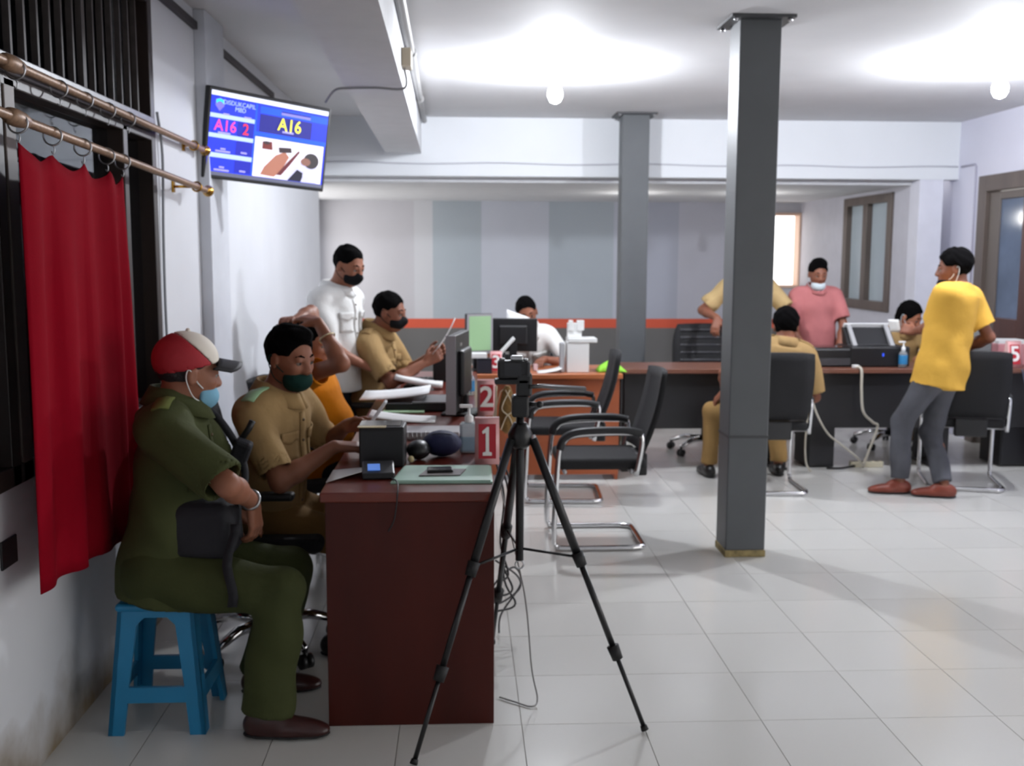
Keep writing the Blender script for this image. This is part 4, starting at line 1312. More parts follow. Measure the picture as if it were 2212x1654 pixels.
MB().cyl((0.006, 0.024, 0.03), (0.006, 0.075, 0.03), 0.026, 0.024, 20).obj('lens', black_pl, t)
MB().cyl((-0.036, 0, 0.058), (-0.036, 0, 0.066), 0.009, n=14).obj('dial', silver, t)
MB().cyl((0.04, 0.0, 0.058), (0.04, 0.0, 0.064), 0.008, n=14).obj('dial', silver, t)
MB().box((0.047, -0.02, 0.03), (0.012, 0.016, 0.05)).obj('hand_grip', mat('grip_grey', '#3a3a3c', 0.6), t, bevel=0.004)

# cables falling down behind the nearest desk
gcab = mat('grey_floor_cable', '#8b8a88', 0.5)
dcab = mat('dark_cable', '#2c2b2d', 0.5)
cable('floor_cable', [(0.13, 3.9, 0.78), (0.16, 3.75, 0.6), (0.22, 3.55, 0.35), (0.24, 3.45, 0.12), (0.258, 3.41, 0.02), (0.235, 3.38, 0.006), (0.18, 3.42, 0.006), (0.13, 3.46, 0.006)], 0.0028, gcab, 'thin grey cable hanging to the floor right of the nearest desk')
for k, (dx, dy, lo, lb) in enumerate(((0.0, 0.0, 0.30, 'dark cable looping highest behind the tripod'), (0.02, 0.06, 0.22, 'dark cable looping in the middle behind the tripod'),
                                      (0.035, 0.12, 0.14, 'dark cable looping lowest behind the tripod'))):
    cable('hanging_cable', [(0.118, 4.05 + dy, 0.775), (0.165 + dx, 4.0 + dy, 0.6), (0.15 + dx * 0.5, 3.96 + dy, lo + 0.12), (0.18 + dx, 3.93 + dy, lo), (0.135 + dx * 0.2, 3.9 + dy, lo - 0.02)], 0.0042, dcab, lb)
cable('coiled_cable', [(0.135, 4.12, 0.30), (0.225, 4.10, 0.24), (0.23, 4.1, 0.18), (0.14, 4.08, 0.13), (0.13, 4.1, 0.2), (0.21, 4.12, 0.27), (0.24, 4.12, 0.2), (0.16, 4.1, 0.08), (0.15, 4.08, 0.006)], 0.004, mat('mid_cable', '#5d5c5e', 0.5), 'grey cable coil hanging low behind the tripod')

# ------------------------------------------------------------------ people: smooth implicit bodies turned into meshes
def nrm(v):
    v = np.asarray(v, float)
    return v / max(np.linalg.norm(v), 1e-9)


class Field:
    """smooth union of tapered limbs and ellipsoids, meshed by surface nets"""

    def __init__(self):
        self.ops = []

    def cone(self, a, b, ra, rb, k=0.02, flat=False, sq=None, mode='u', flat_a=False):
        a, b = A(*a), A(*b)
        r = max(ra, rb)
        lo, hi = np.minimum(a, b) - r, np.maximum(a, b) + r
        d = b - a
        L2 = max(float(d @ d), 1e-12)
        dn_ = d / math.sqrt(L2)

        def fn(X, Y, Z):
            x, y, z = X - a[0], Y - a[1], Z - a[2]
            ks = 1.0
            if sq is not None:
                n, s = sq
                t = (x * n[0] + y * n[1] + z * n[2]) * (1 / s - 1)
                x, y, z = x + n[0] * t, y + n[1] * t, z + n[2] * t
                ks = min(1.0, s)
            h = np.clip((x * d[0] + y * d[1] + z * d[2]) / L2, 0, 1)
            q = np.sqrt((x - h * d[0]) ** 2 + (y - h * d[1]) ** 2 + (z - h * d[2]) ** 2) - (ra + (rb - ra) * h)
            q = q * ks
            if flat:
                q = np.maximum(q, (X - b[0]) * dn_[0] + (Y - b[1]) * dn_[1] + (Z - b[2]) * dn_[2])
            if flat_a:
                q = np.maximum(q, -((X - a[0]) * dn_[0] + (Y - a[1]) * dn_[1] + (Z - a[2]) * dn_[2]))
            return q
        self.ops.append((mode, fn, lo, hi, k))
        return self

    def ell(self, c, r, R=None, k=0.02, mode='u'):
        c, r = A(*c), A(*r)
        R = np.eye(3) if R is None else np.asarray(R, float)
        e = np.abs(R) @ r

        def fn(X, Y, Z):
            x, y, z = X - c[0], Y - c[1], Z - c[2]
            p = [x * R[0, i] + y * R[1, i] + z * R[2, i] for i in range(3)]
            k0 = np.sqrt(sum((p[i] / r[i]) ** 2 for i in range(3)))
            k1 = np.sqrt(sum((p[i] / r[i] ** 2) ** 2 for i in range(3))) + 1e-6
            return k0 * (k0 - 1) / k1
        self.ops.append((mode, fn, c - e, c + e, k))
        return self

    def box(self, c, h, R=None, r=0.01, k=0.01, mode='u'):
        c, h = A(*c), A(*h)
        R = np.eye(3) if R is None else np.asarray(R, float)
        e = np.abs(R) @ h

        def fn(X, Y, Z):
            x, y, z = X - c[0], Y - c[1], Z - c[2]
            q = [np.abs(x * R[0, i] + y * R[1, i] + z * R[2, i]) - h[i] + r for i in range(3)]
            return np.sqrt(sum(np.maximum(t, 0) ** 2 for t in q)) + np.minimum(np.maximum(np.maximum(q[0], q[1]), q[2]), 0) - r
        self.ops.append((mode, fn, c - e, c + e, k))
        return self

    def cut(self, p, n):
        """keep the side of the plane that n points away from"""
        p, n = A(*p), nrm(n)
        self.ops.append(('c', lambda X, Y, Z: (X - p[0]) * n[0] + (Y - p[1]) * n[1] + (Z - p[2]) * n[2], None, None, 0))
        return self

    def mesh(self, vox):
        us = [o for o in self.ops if o[0] == 'u']
        lo = np.min([o[2] for o in us], axis=0) - 3 * vox - 0.012
        hi = np.max([o[3] for o in us], axis=0) + 3 * vox + 0.012
        n = np.ceil((hi - lo) / vox).astype(int) + 1
        F = np.full(n, 1.0, np.float32)
        ax = [lo[i] + vox * np.arange(n[i]) for i in range(3)]
        for mode, fn, a, b, k in self.ops:
            if mode == 'c':
                F = np.maximum(F, fn(ax[0][:, None, None], ax[1][None, :, None], ax[2][None, None, :]).astype(np.float32))
                continue
            m = 2.5 * vox + k
            i0 = np.clip(np.floor((a - m - lo) / vox).astype(int), 0, n)
            i1 = np.clip(np.ceil((b + m - lo) / vox).astype(int) + 1, 0, n)
            if np.any(i1 <= i0):
                continue
            sl = tuple(slice(i0[q], i1[q]) for q in range(3))
            d = fn(ax[0][sl[0]][:, None, None], ax[1][sl[1]][None, :, None], ax[2][sl[2]][None, None, :]).astype(np.float32)
            f = F[sl]
            if mode == 'u':
                if k > 0:
                    h = np.clip(0.5 + 0.5 * (d - f) / k, 0, 1)
                    F[sl] = d + (f - d) * h - k * h * (1 - h)
                else:
                    F[sl] = np.minimum(f, d)
            else:
                if k > 0:
                    d = -d
                    h = np.clip(0.5 - 0.5 * (d - f) / k, 0, 1)
                    F[sl] = d + (f - d) * h + k * h * (1 - h)
                else:
                    F[sl] = np.maximum(f, -d)
        return surface_nets(F, lo, vox)


def surface_nets(F, lo, vox):
    ins = F < 0
    cnt = np.zeros(tuple(s - 1 for s in F.shape), np.int8)
    cs = [(i, j, k) for i in (0, 1) for j in (0, 1) for k in (0, 1)]
    nx, ny, nz = F.shape
    for i, j, k in cs:
        cnt += ins[i:nx - 1 + i, j:ny - 1 + j, k:nz - 1 + k]
    act = (cnt > 0) & (cnt < 8)
    I = np.argwhere(act)
    idx = np.full(act.shape, -1, np.int32)
    idx[act] = np.arange(len(I))
    acc = np.zeros((len(I), 3))
    num = np.zeros(len(I))
    vals = {c: F[I[:, 0] + c[0], I[:, 1] + c[1], I[:, 2] + c[2]].astype(float) for c in cs}
    for c in cs:
        for a in range(3):
            if c[a] == 0:
                e = list(c)
                e[a] = 1
                v0, v1 = vals[c], vals[tuple(e)]
                x = (v0 < 0) != (v1 < 0)
                t = np.where(x, v0 / np.where(x, v0 - v1, 1), 0)
                p = np.tile(np.array(c, float), (len(I), 1))
                p[:, a] += t
                acc += p * x[:, None]
                num += x
    V = lo + vox * (I + acc / num[:, None])
    Q = []
    for a in range(3):
        s0 = [slice(1, -1)] * 3
        s0[a] = slice(0, -1)
        s1 = list(s0)
        s1[a] = slice(1, None)
        f0, f1 = ins[tuple(s0)], ins[tuple(s1)]
        for flip, msk in ((False, f0 & ~f1), (True, ~f0 & f1)):
            P = np.argwhere(msk)
            if not len(P):
                continue
            off = np.ones(3, int)
            off[a] = 0
            P = P + off
            b, c = (a + 1) % 3, (a + 2) % 3
            q = []
            for db, dc in ((-1, -1), (0, -1), (0, 0), (-1, 0)):
                R = P.copy()
                R[:, b] += db
                R[:, c] += dc
                q.append(idx[R[:, 0], R[:, 1], R[:, 2]])
            q = np.stack(q, 1)
            Q.append(q[:, ::-1] if flip else q)
    Q = np.concatenate(Q)
    return V, Q


def relax(V, Q, n=2, w=0.5):
    for _ in range(n):
        s = np.zeros_like(V)
        c = np.zeros(len(V))
        for i in range(4):
            for j in (1, 3):
                np.add.at(s, Q[:, i], V[Q[:, (i + j) % 4]])
                np.add.at(c, Q[:, i], 1)
        V = V + w * (s / np.maximum(c, 1)[:, None] - V)
    return V


def emit(name, F, vox, m, parent, smooth=1, fold=0.0, ff=22.0, seed=0):
    V, Q = F.mesh(vox)
    if smooth:
        V = relax(V, Q, smooth)
    if fold:
        ph = seed * 1.7
        x, y, z = V[:, 0], V[:, 1], V[:, 2]
        wv = np.sin(ff * (0.7 * x + 0.5 * y + 1.0 * z) + 2.2 * np.sin(ff * 0.37 * (x - y + 0.5 * z) + ph)) + \
            0.7 * np.sin(ff * 1.7 * (0.3 * x - 0.8 * y + 0.6 * z) + 1.8 * np.sin(ff * 0.5 * (x + y + z)) + ph)
        n0 = np.zeros_like(V)
        fn = np.cross(V[Q[:, 2]] - V[Q[:, 0]], V[Q[:, 3]] - V[Q[:, 1]])
        for i in range(4):
            np.add.at(n0, Q[:, i], fn)
        n0 /= np.maximum(np.linalg.norm(n0, axis=1), 1e-9)[:, None]
        V = V + n0 * (wv * fold)[:, None]
    me = bpy.data.meshes.new(name)
    inv = MW[parent.name].inverted()
    V = V + np.array(inv.translation)
    me.vertices.add(len(V))
    me.vertices.foreach_set('co', V.astype(np.float32).ravel())
    me.loops.add(4 * len(Q))
    me.loops.foreach_set('vertex_index', Q.astype(np.int32).ravel())
    me.polygons.add(len(Q))
    me.polygons.foreach_set('loop_start', np.arange(0, 4 * len(Q), 4, dtype=np.int32))
    me.polygons.foreach_set('use_smooth', np.ones(len(Q), bool))
    me.update(calc_edges=True)
    me.materials.append(m)
    return link(name, me, parent)


def ik(a, t, l1, l2, pole):
    a, t = A(*a), A(*t)
    d = t - a
    L = np.linalg.norm(d)
    if L > (l1 + l2) * 0.995:
        t = a + d / L * (l1 + l2) * 0.995
        d = t - a
        L = np.linalg.norm(d)
    if L < abs(l1 - l2) + 0.02:
        L = abs(l1 - l2) + 0.02
    u = d / np.linalg.norm(d)
    x = (l1 * l1 - l2 * l2 + L * L) / (2 * L)
    h = math.sqrt(max(l1 * l1 - x * x, 0))
    p = A(*pole)
    p = p - u * (p @ u)
    p = nrm(p)
    return a + u * x + p * h, t


SKIN = {'mid': mat('skin_mid', '#946049', 0.5, var=0.08, scale=14, spec=0.35),
        'dark': mat('skin_dark', '#84533f', 0.5, var=0.08, scale=14, spec=0.35),
        'light': mat('skin_light', '#a06c55', 0.5, var=0.08, scale=14, spec=0.35)}
hair_m = mat('black_hair', '#080708', 0.9, bump=0.8, bscale=220, spec=0.06)
hair_b = mat('greying_hair', '#2b2729', 0.65, bump=0.7, bscale=120, spec=0.3)
eye_w = mat('eye_white', '#8d847d', 0.35)
eye_d = mat('eye_dark', '#150e0c', 0.2)


class Person:
    def __init__(self, label, pelvis, neck, face, head, hdir, s=0.95, skin='mid', vox=0.006, hroll=0.0, bulk=1.0, belly=0.0):
        self.s, self.vox, self.skin = s, vox, SKIN[skin]
        self.pel, self.nk, self.hd = A(*pelvis), A(*neck), A(*head)
        self.U = nrm(self.nk - self.pel)
        f = A(*face)
        self.F = nrm(f - self.U * (f @ self.U))
        self.L = np.cross(self.U, self.F)
        self.HF = nrm(hdir)
        up = A(0, 0, 1.0)
        hu = nrm(up - self.HF * (up @ self.HF))
        hl = np.cross(hu, self.HF)
        self.HU = nrm(hu * math.cos(hroll) + hl * math.sin(hroll))
        self.HL = np.cross(self.HU, self.HF)
        self.HR = np.stack([self.HL, self.HF, self.HU], 1)
        self.TR = np.stack([self.L, self.F, self.U], 1)
        self.T = np.linalg.norm(self.nk - self.pel)
        self.bulk, self.belly = bulk, belly
        self.root = thing('person', label, 'person', (float(pelvis[0]), float(pelvis[1]), 0.0))
        self.arms, self.legs = [], []

    def t(self, l, f, u):
        """torso point: left, forward in metres, up as a fraction of the torso"""
        return self.pel + self.L * l + self.F * f + self.U * (u * self.T)

    def h(self, l, f, u):
        s = self.s
        return self.hd + (self.HL * l + self.HF * f + self.HU * u) * s

    def arm(self, side, wrist, pole, hand, palm, curl=0.5, lift=(0, 0, 0), l1=0.285, l2=0.245, spread=0.0, shw=0.168):
        s = self.s
        sh = self.nk + self.L * (side * shw * s) - self.U * (0.055 * s) + A(*lift)
        el, wr = ik(sh, wrist, l1 * s, l2 * s, pole)
        self.arms.append(dict(side=side, sh=sh, el=el, wr=wr, hand=nrm(hand), palm=nrm(palm), curl=curl, spread=spread))
        return self

    def leg(self, side, ankle, pole, toe, l1=0.415, l2=0.40, hipw=0.088):
        s = self.s
        hp = self.pel + self.L * (side * hipw * s) - self.U * 0.01
        kn, an = ik(hp, ankle, l1 * s, l2 * s, pole)
        tv_ = A(*toe)
        tv_[2] = 0
        self.legs.append(dict(side=side, hp=hp, kn=kn, an=an, toe=nrm(tv_)))
        return self

    def torso(self, F, e=0.0, k=0.05, waist=True):
        s, T, b = self.s, self.T, self.bulk
        R = self.TR
        F.ell(self.t(0, 0.0, 0.04), ((0.158 + e) * s * b, (0.118 + e) * s * b, (0.125 + e) * s), R, k)
        F.ell(self.t(0, 0.012 + self.belly * 0.5, 0.36), ((0.142 + e) * s * b, (0.108 + e + self.belly) * s * b, 0.19 * s), R, k)
        F.ell(self.t(0, 0.008, 0.70), ((0.158 + e) * s * b, (0.112 + e) * s * b, 0.17 * s), R, k)
        F.cone(self.t(0.115 * s, -0.012, 0.905), self.t(-0.115 * s, -0.012, 0.905), (0.062 + e) * s, (0.062 + e) * s, k)
        F.cone(self.t(0, -0.015, 0.93), self.t(0, -0.012, 1.0), (0.085 + e * 0.7) * s, (0.055 + e * 0.3) * s, k)

    def body(self, fingers=True):
        s = self.s
        F = Field()
        self.torso(F)
        # neck and head
        F.cone(self.nk - self.U * 0.02, self.h(0, -0.028, -0.05), 0.054 * s, 0.052 * s, 0.03)
        F.ell(self.h(0, -0.012, 0.030), A(0.0745, 0.094, 0.086) * s, self.HR, 0.02)
        F.ell(self.h(0, 0.030, -0.030), A(0.062, 0.064, 0.082) * s, self.HR, 0.03)
        F.ell(self.h(0, 0.046, -0.083), A(0.040, 0.040, 0.032) * s, self.HR, 0.03)
        F.cone(self.h(-0.034, 0.079, 0.014), self.h(0.034, 0.079, 0.014), 0.011 * s, 0.011 * s, 0.015)
        for q in (-1, 1):
            F.ell(self.h(0.034 * q, 0.064, -0.028), A(0.02, 0.02, 0.018) * s, self.HR, 0.02)
            F.ell(self.h(0.031 * q, 0.097, -0.004), A(0.017, 0.014, 0.011) * s, self.HR, 0.012, 's')
            F.ell(self.h(0.031 * q, 0.0835, 0.004), A(0.0145, 0.0105, 0.0075) * s, self.HR, 0.004)
            F.ell(self.h(0.0765 * q, -0.006, -0.012), A(0.009, 0.019, 0.031) * s, self.HR, 0.008)
            F.ell(self.h(0.0875 * q, -0.001, -0.010), A(0.006, 0.009, 0.017) * s, self.HR, 0.006, 's')
        F.cone(self.h(0, 0.086, 0.006), self.h(0, 0.1035, -0.033), 0.010 * s, 0.0145 * s, 0.014)
        for q in (-1, 1):
            F.ell(self.h(0.013 * q, 0.098, -0.037), A(0.009, 0.012, 0.008) * s, self.HR, 0.006)
        F.ell(self.h(0, 0.090, -0.060), A(0.024, 0.011, 0.0065) * s, self.HR, 0.005)
        F.ell(self.h(0, 0.088, -0.0715), A(0.021, 0.011, 0.007) * s, self.HR, 0.005)
        for a in self.arms:
            F.cone(a['sh'], a['el'], 0.047 * s, 0.037 * s, 0.03)
            m = a['el'] * 0.7 + a['wr'] * 0.3
            F.cone(a['el'], m, 0.037 * s, 0.040 * s, 0.02)
            F.cone(m, a['wr'], 0.039 * s, 0.0255 * s, 0.02)
            self.hand(F, a, fingers)
        for g in self.legs:
            F.cone(g['hp'], g['kn'], 0.075 * s, 0.048 * s, 0.03)
            m = g['kn'] * 0.68 + g['an'] * 0.32 - g['toe'] * 0.012
            F.cone(g['kn'], m, 0.047 * s, 0.048 * s, 0.02)
            F.cone(m, g['an'], 0.047 * s, 0.034 * s, 0.02)
            b = g['an'] - A(0, 0, 0.035)
            F.cone(b - g['toe'] * 0.03, b + g['toe'] * 0.09 - A(0, 0, 0.012), 0.028, 0.016, 0.01)
        self.bodyobj = emit('body', F, self.vox, self.skin, self.root, 1)
        return self

    def hand(self, F, a, fingers=True):
        s = self.s
        d = a['hand']
        n = nrm(a['palm'] - d * (a['palm'] @ d))            # the palm looks along n
        w = np.cross(d, n) * -a['side']                     # towards the thumb
        if a.get('flip'):
            w = -w
        wr = a['wr']
        base = wr + d * 0.012 * s
        kn = wr + d * 0.085 * s
        for q in (-0.026, -0.009, 0.009, 0.026):
            F.cone(base + w * q * 0.65 * s, kn + w * q * s, 0.0155 * s, 0.0125 * s, 0.012)
        c = a['curl']
        lens = [0.070, 0.080, 0.074, 0.058]
        for i, (q, L) in enumerate(zip((0.028, 0.0095, -0.0095, -0.028), lens)):
            p0 = kn + w * q * s - n * 0.002
            a1 = c * (0.75 + 0.08 * i) + 0.05
            a2 = a1 + c * 1.0 + 0.08
            a3 = a2 + c * 0.7
            sp = w * (q * (1.2 + 6 * a['spread']))
            d1 = nrm(d * math.cos(a1) + n * math.sin(a1) + sp)
            d2 = nrm(d * math.cos(a2) + n * math.sin(a2) + sp)
            d3 = nrm(d * math.cos(a3) + n * math.sin(a3) + sp)
            p1 = p0 + d1 * L * 0.46 * s
            p2 = p1 + d2 * L * 0.32 * s
            p3 = p2 + d3 * L * 0.24 * s
            F.cone(p0, p1, 0.0098 * s, 0.0088 * s, 0.004)
            F.cone(p1, p2, 0.0088 * s, 0.0080 * s, 0.004)
            F.cone(p2, p3, 0.0080 * s, 0.0070 * s, 0.004)
        t0 = wr + d * 0.025 * s + w * 0.022 * s + n * 0.004
        t1 = t0 + nrm(d * 0.75 + w * 0.75 + n * (0.25 + 0.3 * c)) * 0.042 * s
        t2 = t1 + nrm(d * 0.9 + w * 0.2 + n * (0.25 + 0.5 * c)) * 0.032 * s
        t3 = t2 + nrm(d * 0.95 - w * 0.05 + n * (0.3 + 0.6 * c)) * 0.024 * s
        F.cone(t0, t1, 0.0155 * s, 0.0115 * s, 0.012)
        F.cone(t1, t2, 0.0112 * s, 0.0095 * s, 0.005)
        F.cone(t2, t3, 0.0095 * s, 0.0078 * s, 0.005)

    def eyes(self):
        for q in (-1, 1):
            c = self.h(0.031 * q, 0.0795, -0.004)
            e = MB().sphere(c, 0.0115 * self.s, 12, 8).obj('eye', eye_w, self.root, True)
            MB().sphere(c + self.HF * 0.0075 * self.s, 0.0062 * self.s, 10, 6).obj('iris', eye_d, e, True)
        B = Field()
        for q in (-1, 1):
            B.cone(self.h(0.014 * q, 0.0905, 0.019), self.h(0.030 * q, 0.088, 0.025), 0.0038, 0.0042, 0.004)
            B.cone(self.h(0.030 * q, 0.088, 0.025), self.h(0.046 * q, 0.076, 0.019), 0.0042, 0.003, 0.004)
        emit('eyebrows', B, 0.003, hair_m, self.root, 1)
        return self

    def hair(self, m=hair_m, thick=0.013, style='short', lumps=0.0016):
        s = self.s
        F = Field()
        F.ell(self.h(0, -0.014, 0.032), A(0.0755 + thick * 0.45, 0.094 + thick * 0.75, 0.086 + thick) * s, self.HR, 0.0)
        if style == 'quiff':
            F.ell(self.h(0, 0.045, 0.095), A(0.05, 0.045, 0.035) * s, self.HR, 0.02)
        if style == 'flat':
            F.ell(self.h(0, 0.01, 0.088), A(0.068, 0.078, 0.052) * s, self.HR, 0.015)
        if style == 'long':
            F.ell(self.h(0.02, -0.06, -0.03), A(0.075, 0.06, 0.10) * s, self.HR, 0.02)
            F.cone(self.h(0.05, -0.05, -0.04), self.h(0.085, -0.01, -0.13), 0.035 * s, 0.02 * s, 0.02)
        if style == 'thick':
            F.ell(self.h(0, -0.02, 0.045), A(0.088, 0.105, 0.092) * s, self.HR, 0.02)
        # leave the face, the temples and the nape free
        F.ell(self.h(0, 0.125, -0.040), A(0.115, 0.102, 0.121) * s, self.HR, 0.008, 's')
        if style != 'long':
            F.box(self.h(0, 0.02, -0.115), A(0.14, 0.20, 0.06) * s, self.HR, 0.02 * s, 0.01, 's')
            F.box(self.h(0, 0.075, -0.045), A(0.14, 0.07, 0.06) * s, self.HR, 0.02 * s, 0.01, 's')
            for q in (-1, 1):
                F.ell(self.h(0.085 * q, -0.002, -0.016), A(0.024, 0.026, 0.036) * s, self.HR, 0.006, 's')
        emit('hair', F, max(0.005, self.vox), m, self.root, 1, lumps, 95.0, 1)
        return self

    def mask(self, m, low=0.0, name='face_mask', loops=True, lm=None):
        """cloth mask over nose and mouth; low shifts it down the face"""
        s = self.s
        F = Field()
        z = -0.052 - low
        F.ell(self.h(0, 0.040, z - 0.004), A(0.064, 0.070, 0.052) * s, self.HR, 0.0)
        if low < 0.02:
            F.cone(self.h(0, 0.09, z + 0.03), self.h(0, 0.106, z + 0.012), 0.016 * s, 0.02 * s, 0.025)
        F.box(self.h(0, -0.07, z), A(0.14, 0.10, 0.14) * s, self.HR, 0.01, 0.008, 's')
        emit(name, F, max(0.004, self.vox * 0.8), m, self.root, 1)
        if loops:
            for q in (-1, 1):
                MB().tube(bez([self.h(0.063 * q, 0.036, z + 0.025), self.h(0.076 * q, 0.012, z + 0.045), self.h(0.082 * q, -0.02, 0.012),
                               self.h(0.083 * q, -0.028, -0.02), self.h(0.076 * q, 0.0, z + 0.0), self.h(0.062 * q, 0.034, z - 0.02)], 4), 0.0022, 5).obj('ear_loop', lm or m, self.root, True)
        return self

    def shirt(self, m, sleeve=0.7, hem=-0.10, e=0.016, fold=0.003, collar=True, tuck=False, name='shirt', sr=1.0, long=False, seed=0, drop=None):
        s = self.s
        F = Field()
        self.torso(F, e, 0.05)
        if not tuck:
            b = self.bulk
            p0, p1 = self.t(0, 0.008 + self.belly * 0.4, 0.32), self.t(0, 0.0, hem / self.T)
            F.cone(p0, p1, (0.15 + e) * s * b, (0.176 + e) * s * b, 0.04, flat=True, sq=(self.F, 0.80))
        for a in self.arms:
            sh, el = a['sh'], a['el']
            if long:
                F.cone(sh, el, 0.064 * s * sr, 0.052 * s * sr, 0.04)
                c = el + (a['wr'] - el) * sleeve
                F.cone(el, c, 0.052 * s * sr, 0.044 * s * sr, 0.015, flat=True)
            else:
                c = sh + (el - sh) * sleeve
                F.cone(sh, c, 0.066 * s * sr, 0.064 * s * sr, 0.04, flat=True)
        # hollow the cuffs
        for a in self.arms:
            sh, el = a['sh'], a['el']
            if long:
                c = el + (a['wr'] - el) * sleeve
                dd = nrm(a['wr'] - el)
            else:
                c = sh + (el - sh) * sleeve
                dd = nrm(el - sh)
            r = (0.038 if long else 0.056) * s * sr
            F.cone(c - dd * 0.03, c + dd * 0.04, r, r, 0.004, mode='s')
        if tuck:
            F.cut(self.t(0, 0, 0.02), -self.U)
        # neck opening
        F.cone(self.t(0, 0.0, 1.0), self.t(0, 0.03, 1.25), 0.058 * s, 0.09 * s, 0.006, mode='s')
        if drop:
            F.cut(*drop)
        self.shirt_o = emit(name, F, max(self.vox, 0.0065), m, self.root, 2, fold, 20.0, seed)
        if collar:
            g = []
            for i in range(25):
                a = 2 * PI * i / 24 + 0.02
                cx, sx = math.cos(a), math.sin(a)
                fr = max(0, cx)                             # front droops open
                r0, r1 = 0.070 * s, 0.104 * s
                base = self.t(0, -0.004, 1.04)
                top = base + self.U * (0.040 - 0.036 * fr) * s
                out = base + self.U * (-0.022 - 0.03 * fr) * s
                rad = lambda r: self.L * (sx * r) + self.F * (cx * r * (1.08 + 0.2 * fr))
                g.append([base + rad(r0), top + rad(r0 * 1.03), top + rad(r0 * 1.1), out + rad(r1)])
            MB().sheet(g, 0.003).obj('collar', m, self.root, True)
        return self

    def bvh(self, o):
        from mathutils.bvhtree import BVHTree
        off = MW[o.name].translation
        me = o.data
        self.tree = BVHTree.FromPolygons([v.co + off for v in me.vertices], [p.vertices for p in me.polygons])
        return self

    def drape(self, pts, dirn, m, name, parent, lift=0.003, t=0.003):
        """lay a grid of points on to the garment along a direction and make a thin patch of it"""
        dirn = Vector(dirn).normalized()
        G = []
        last = None
        for row in pts:
            R = []
            for p in row:
                h = self.tree.ray_cast(Vector(p) - dirn * 0.3, dirn, 0.6)
                q = h[0] if h[0] is not None else last
                if q is None:
                    q = Vector(p)
                if last is not None and (q - last).length > 0.2:
                    q = last
                last = q
                R.append(q - dirn * lift)
            G.append(R)
        return MB().sheet(G, t).obj(name, m, parent, True)

    def uniform(self, shirt_o, m, pocket=True, epaulette=None, placket=True, badge=False):
        """button strip, breast pockets with flaps and shoulder straps sewn on the shirt"""
        s = self.s
        self.bvh(shirt_o)
        if placket:
            self.drape([[self.t(l, 0, u) for l in (-0.016, 0.016)] for u in np.linspace(0.9, 0.02, 14)], -self.F, m, 'button_strip', shirt_o, 0.0025, 0.004)
            for k in range(5):
                h = self.tree.ray_cast(Vector(self.t(0, 0.3, 0.84 - 0.17 * k)), Vector(-self.F), 0.6)
                if h[0] is not None:
                    MB().sphere(h[0] + Vector(self.F) * 0.004, 0.006, 8, 5).obj('button', mat('button_tan', '#5d4a30', 0.4), shirt_o, True)
        if pocket:
            for q in (-1, 1):
                c = 0.082 * q * s
                self.drape([[self.t(c + l, 0, u) for l in np.linspace(-0.048, 0.048, 6)] for u in np.linspace(0.74, 0.52, 7)], -self.F, m, 'breast_pocket', shirt_o, 0.003, 0.005)
                self.drape([[self.t(c + l, 0, u - (0.02 if abs(l) < 0.02 else 0) * (u < 0.72)) for l in np.linspace(-0.051, 0.051, 6)] for u in np.linspace(0.76, 0.68, 4)], -self.F, m, 'pocket_flap', shirt_o, 0.0065, 0.005)
        if epaulette is not None:
            for q in (-1, 1):
                self.drape([[self.t((0.085 + l) * q * s, f - 0.015, 0.95) for f in (-0.026, 0.0, 0.026)] for l in np.linspace(0, 0.105, 7)], -self.U, epaulette, 'shoulder_strap', shirt_o, 0.004, 0.005)
        return self

    def trousers(self, m, fold=0.0040, cut=0.95, rk=1.0, flare=1.0, waist=0.2, name='trousers', seed=3):
        s, b = self.s, self.bulk
        F = Field()
        e = 0.012
        F.ell(self.t(0, -0.004, 0.03), ((0.160 + e) * s * b, (0.120 + e) * s * b, (0.125 + e) * s), self.TR, 0.05)
        F.cone(self.t(0, 0.006, 0.05), self.t(0, 0.006, waist), 0.148 * s * b, 0.145 * s * b, 0.04, flat=True, sq=(self.F, 0.8))
        for g in self.legs:
            F.cone(g['hp'], g['kn'], 0.094 * s * rk, 0.069 * s * rk, 0.05)
            c = g['kn'] + (g['an'] - g['kn']) * cut
            F.cone(g['kn'], c, 0.069 * s * rk, 0.060 * s * rk * flare, 0.02, flat=True)
        emit(name, F, max(self.vox, 0.0075), m, self.root, 2, fold, 20.0, seed)
        return self

    def shoes(self, m, ln=0.27, sole=None):
        for g in self.legs:
            t_ = g['toe']
            w = np.cross(A(0, 0, 1), t_)
            R = np.stack([w, t_, A(0, 0, 1)], 1)
            z0 = g['an'][2] - 0.072
            b = A(g['an'][0], g['an'][1], z0)
            F = Field()
            F.ell(b + t_ * -0.02 + A(0, 0, 0.036), (0.039, 0.058, 0.05), R, 0.02)
            F.ell(b + t_ * 0.075 + A(0, 0, 0.024), (0.045, 0.095, 0.036), R, 0.03)
            F.ell(b + t_ * 0.15 + A(0, 0, 0.018), (0.037, 0.052, 0.024), R, 0.02)
            F.ell(b + t_ * 0.02 + A(0, 0, 0.055), (0.037, 0.06, 0.036), R, 0.02)
            F.cone(b + A(0, 0, 0.088), b + A(0, 0, 0.15), 0.03, 0.04, 0.004, mode='s')
            F.cut(b + A(0, 0, 0.003), (0, 0, -1))
            o = emit('shoe', F, 0.006, m, self.root, 1)
            S = Field()
            S.ell(b + t_ * -0.02, (0.040, 0.060, 0.03), R, 0.01)
            S.ell(b + t_ * 0.075, (0.046, 0.10, 0.03), R, 0.02)
            S.ell(b + t_ * 0.15, (0.038, 0.053, 0.03), R, 0.02)
            S.cut(b + A(0, 0, 0.001), (0, 0, -1)).cut(b + A(0, 0, 0.011), (0, 0, 1))
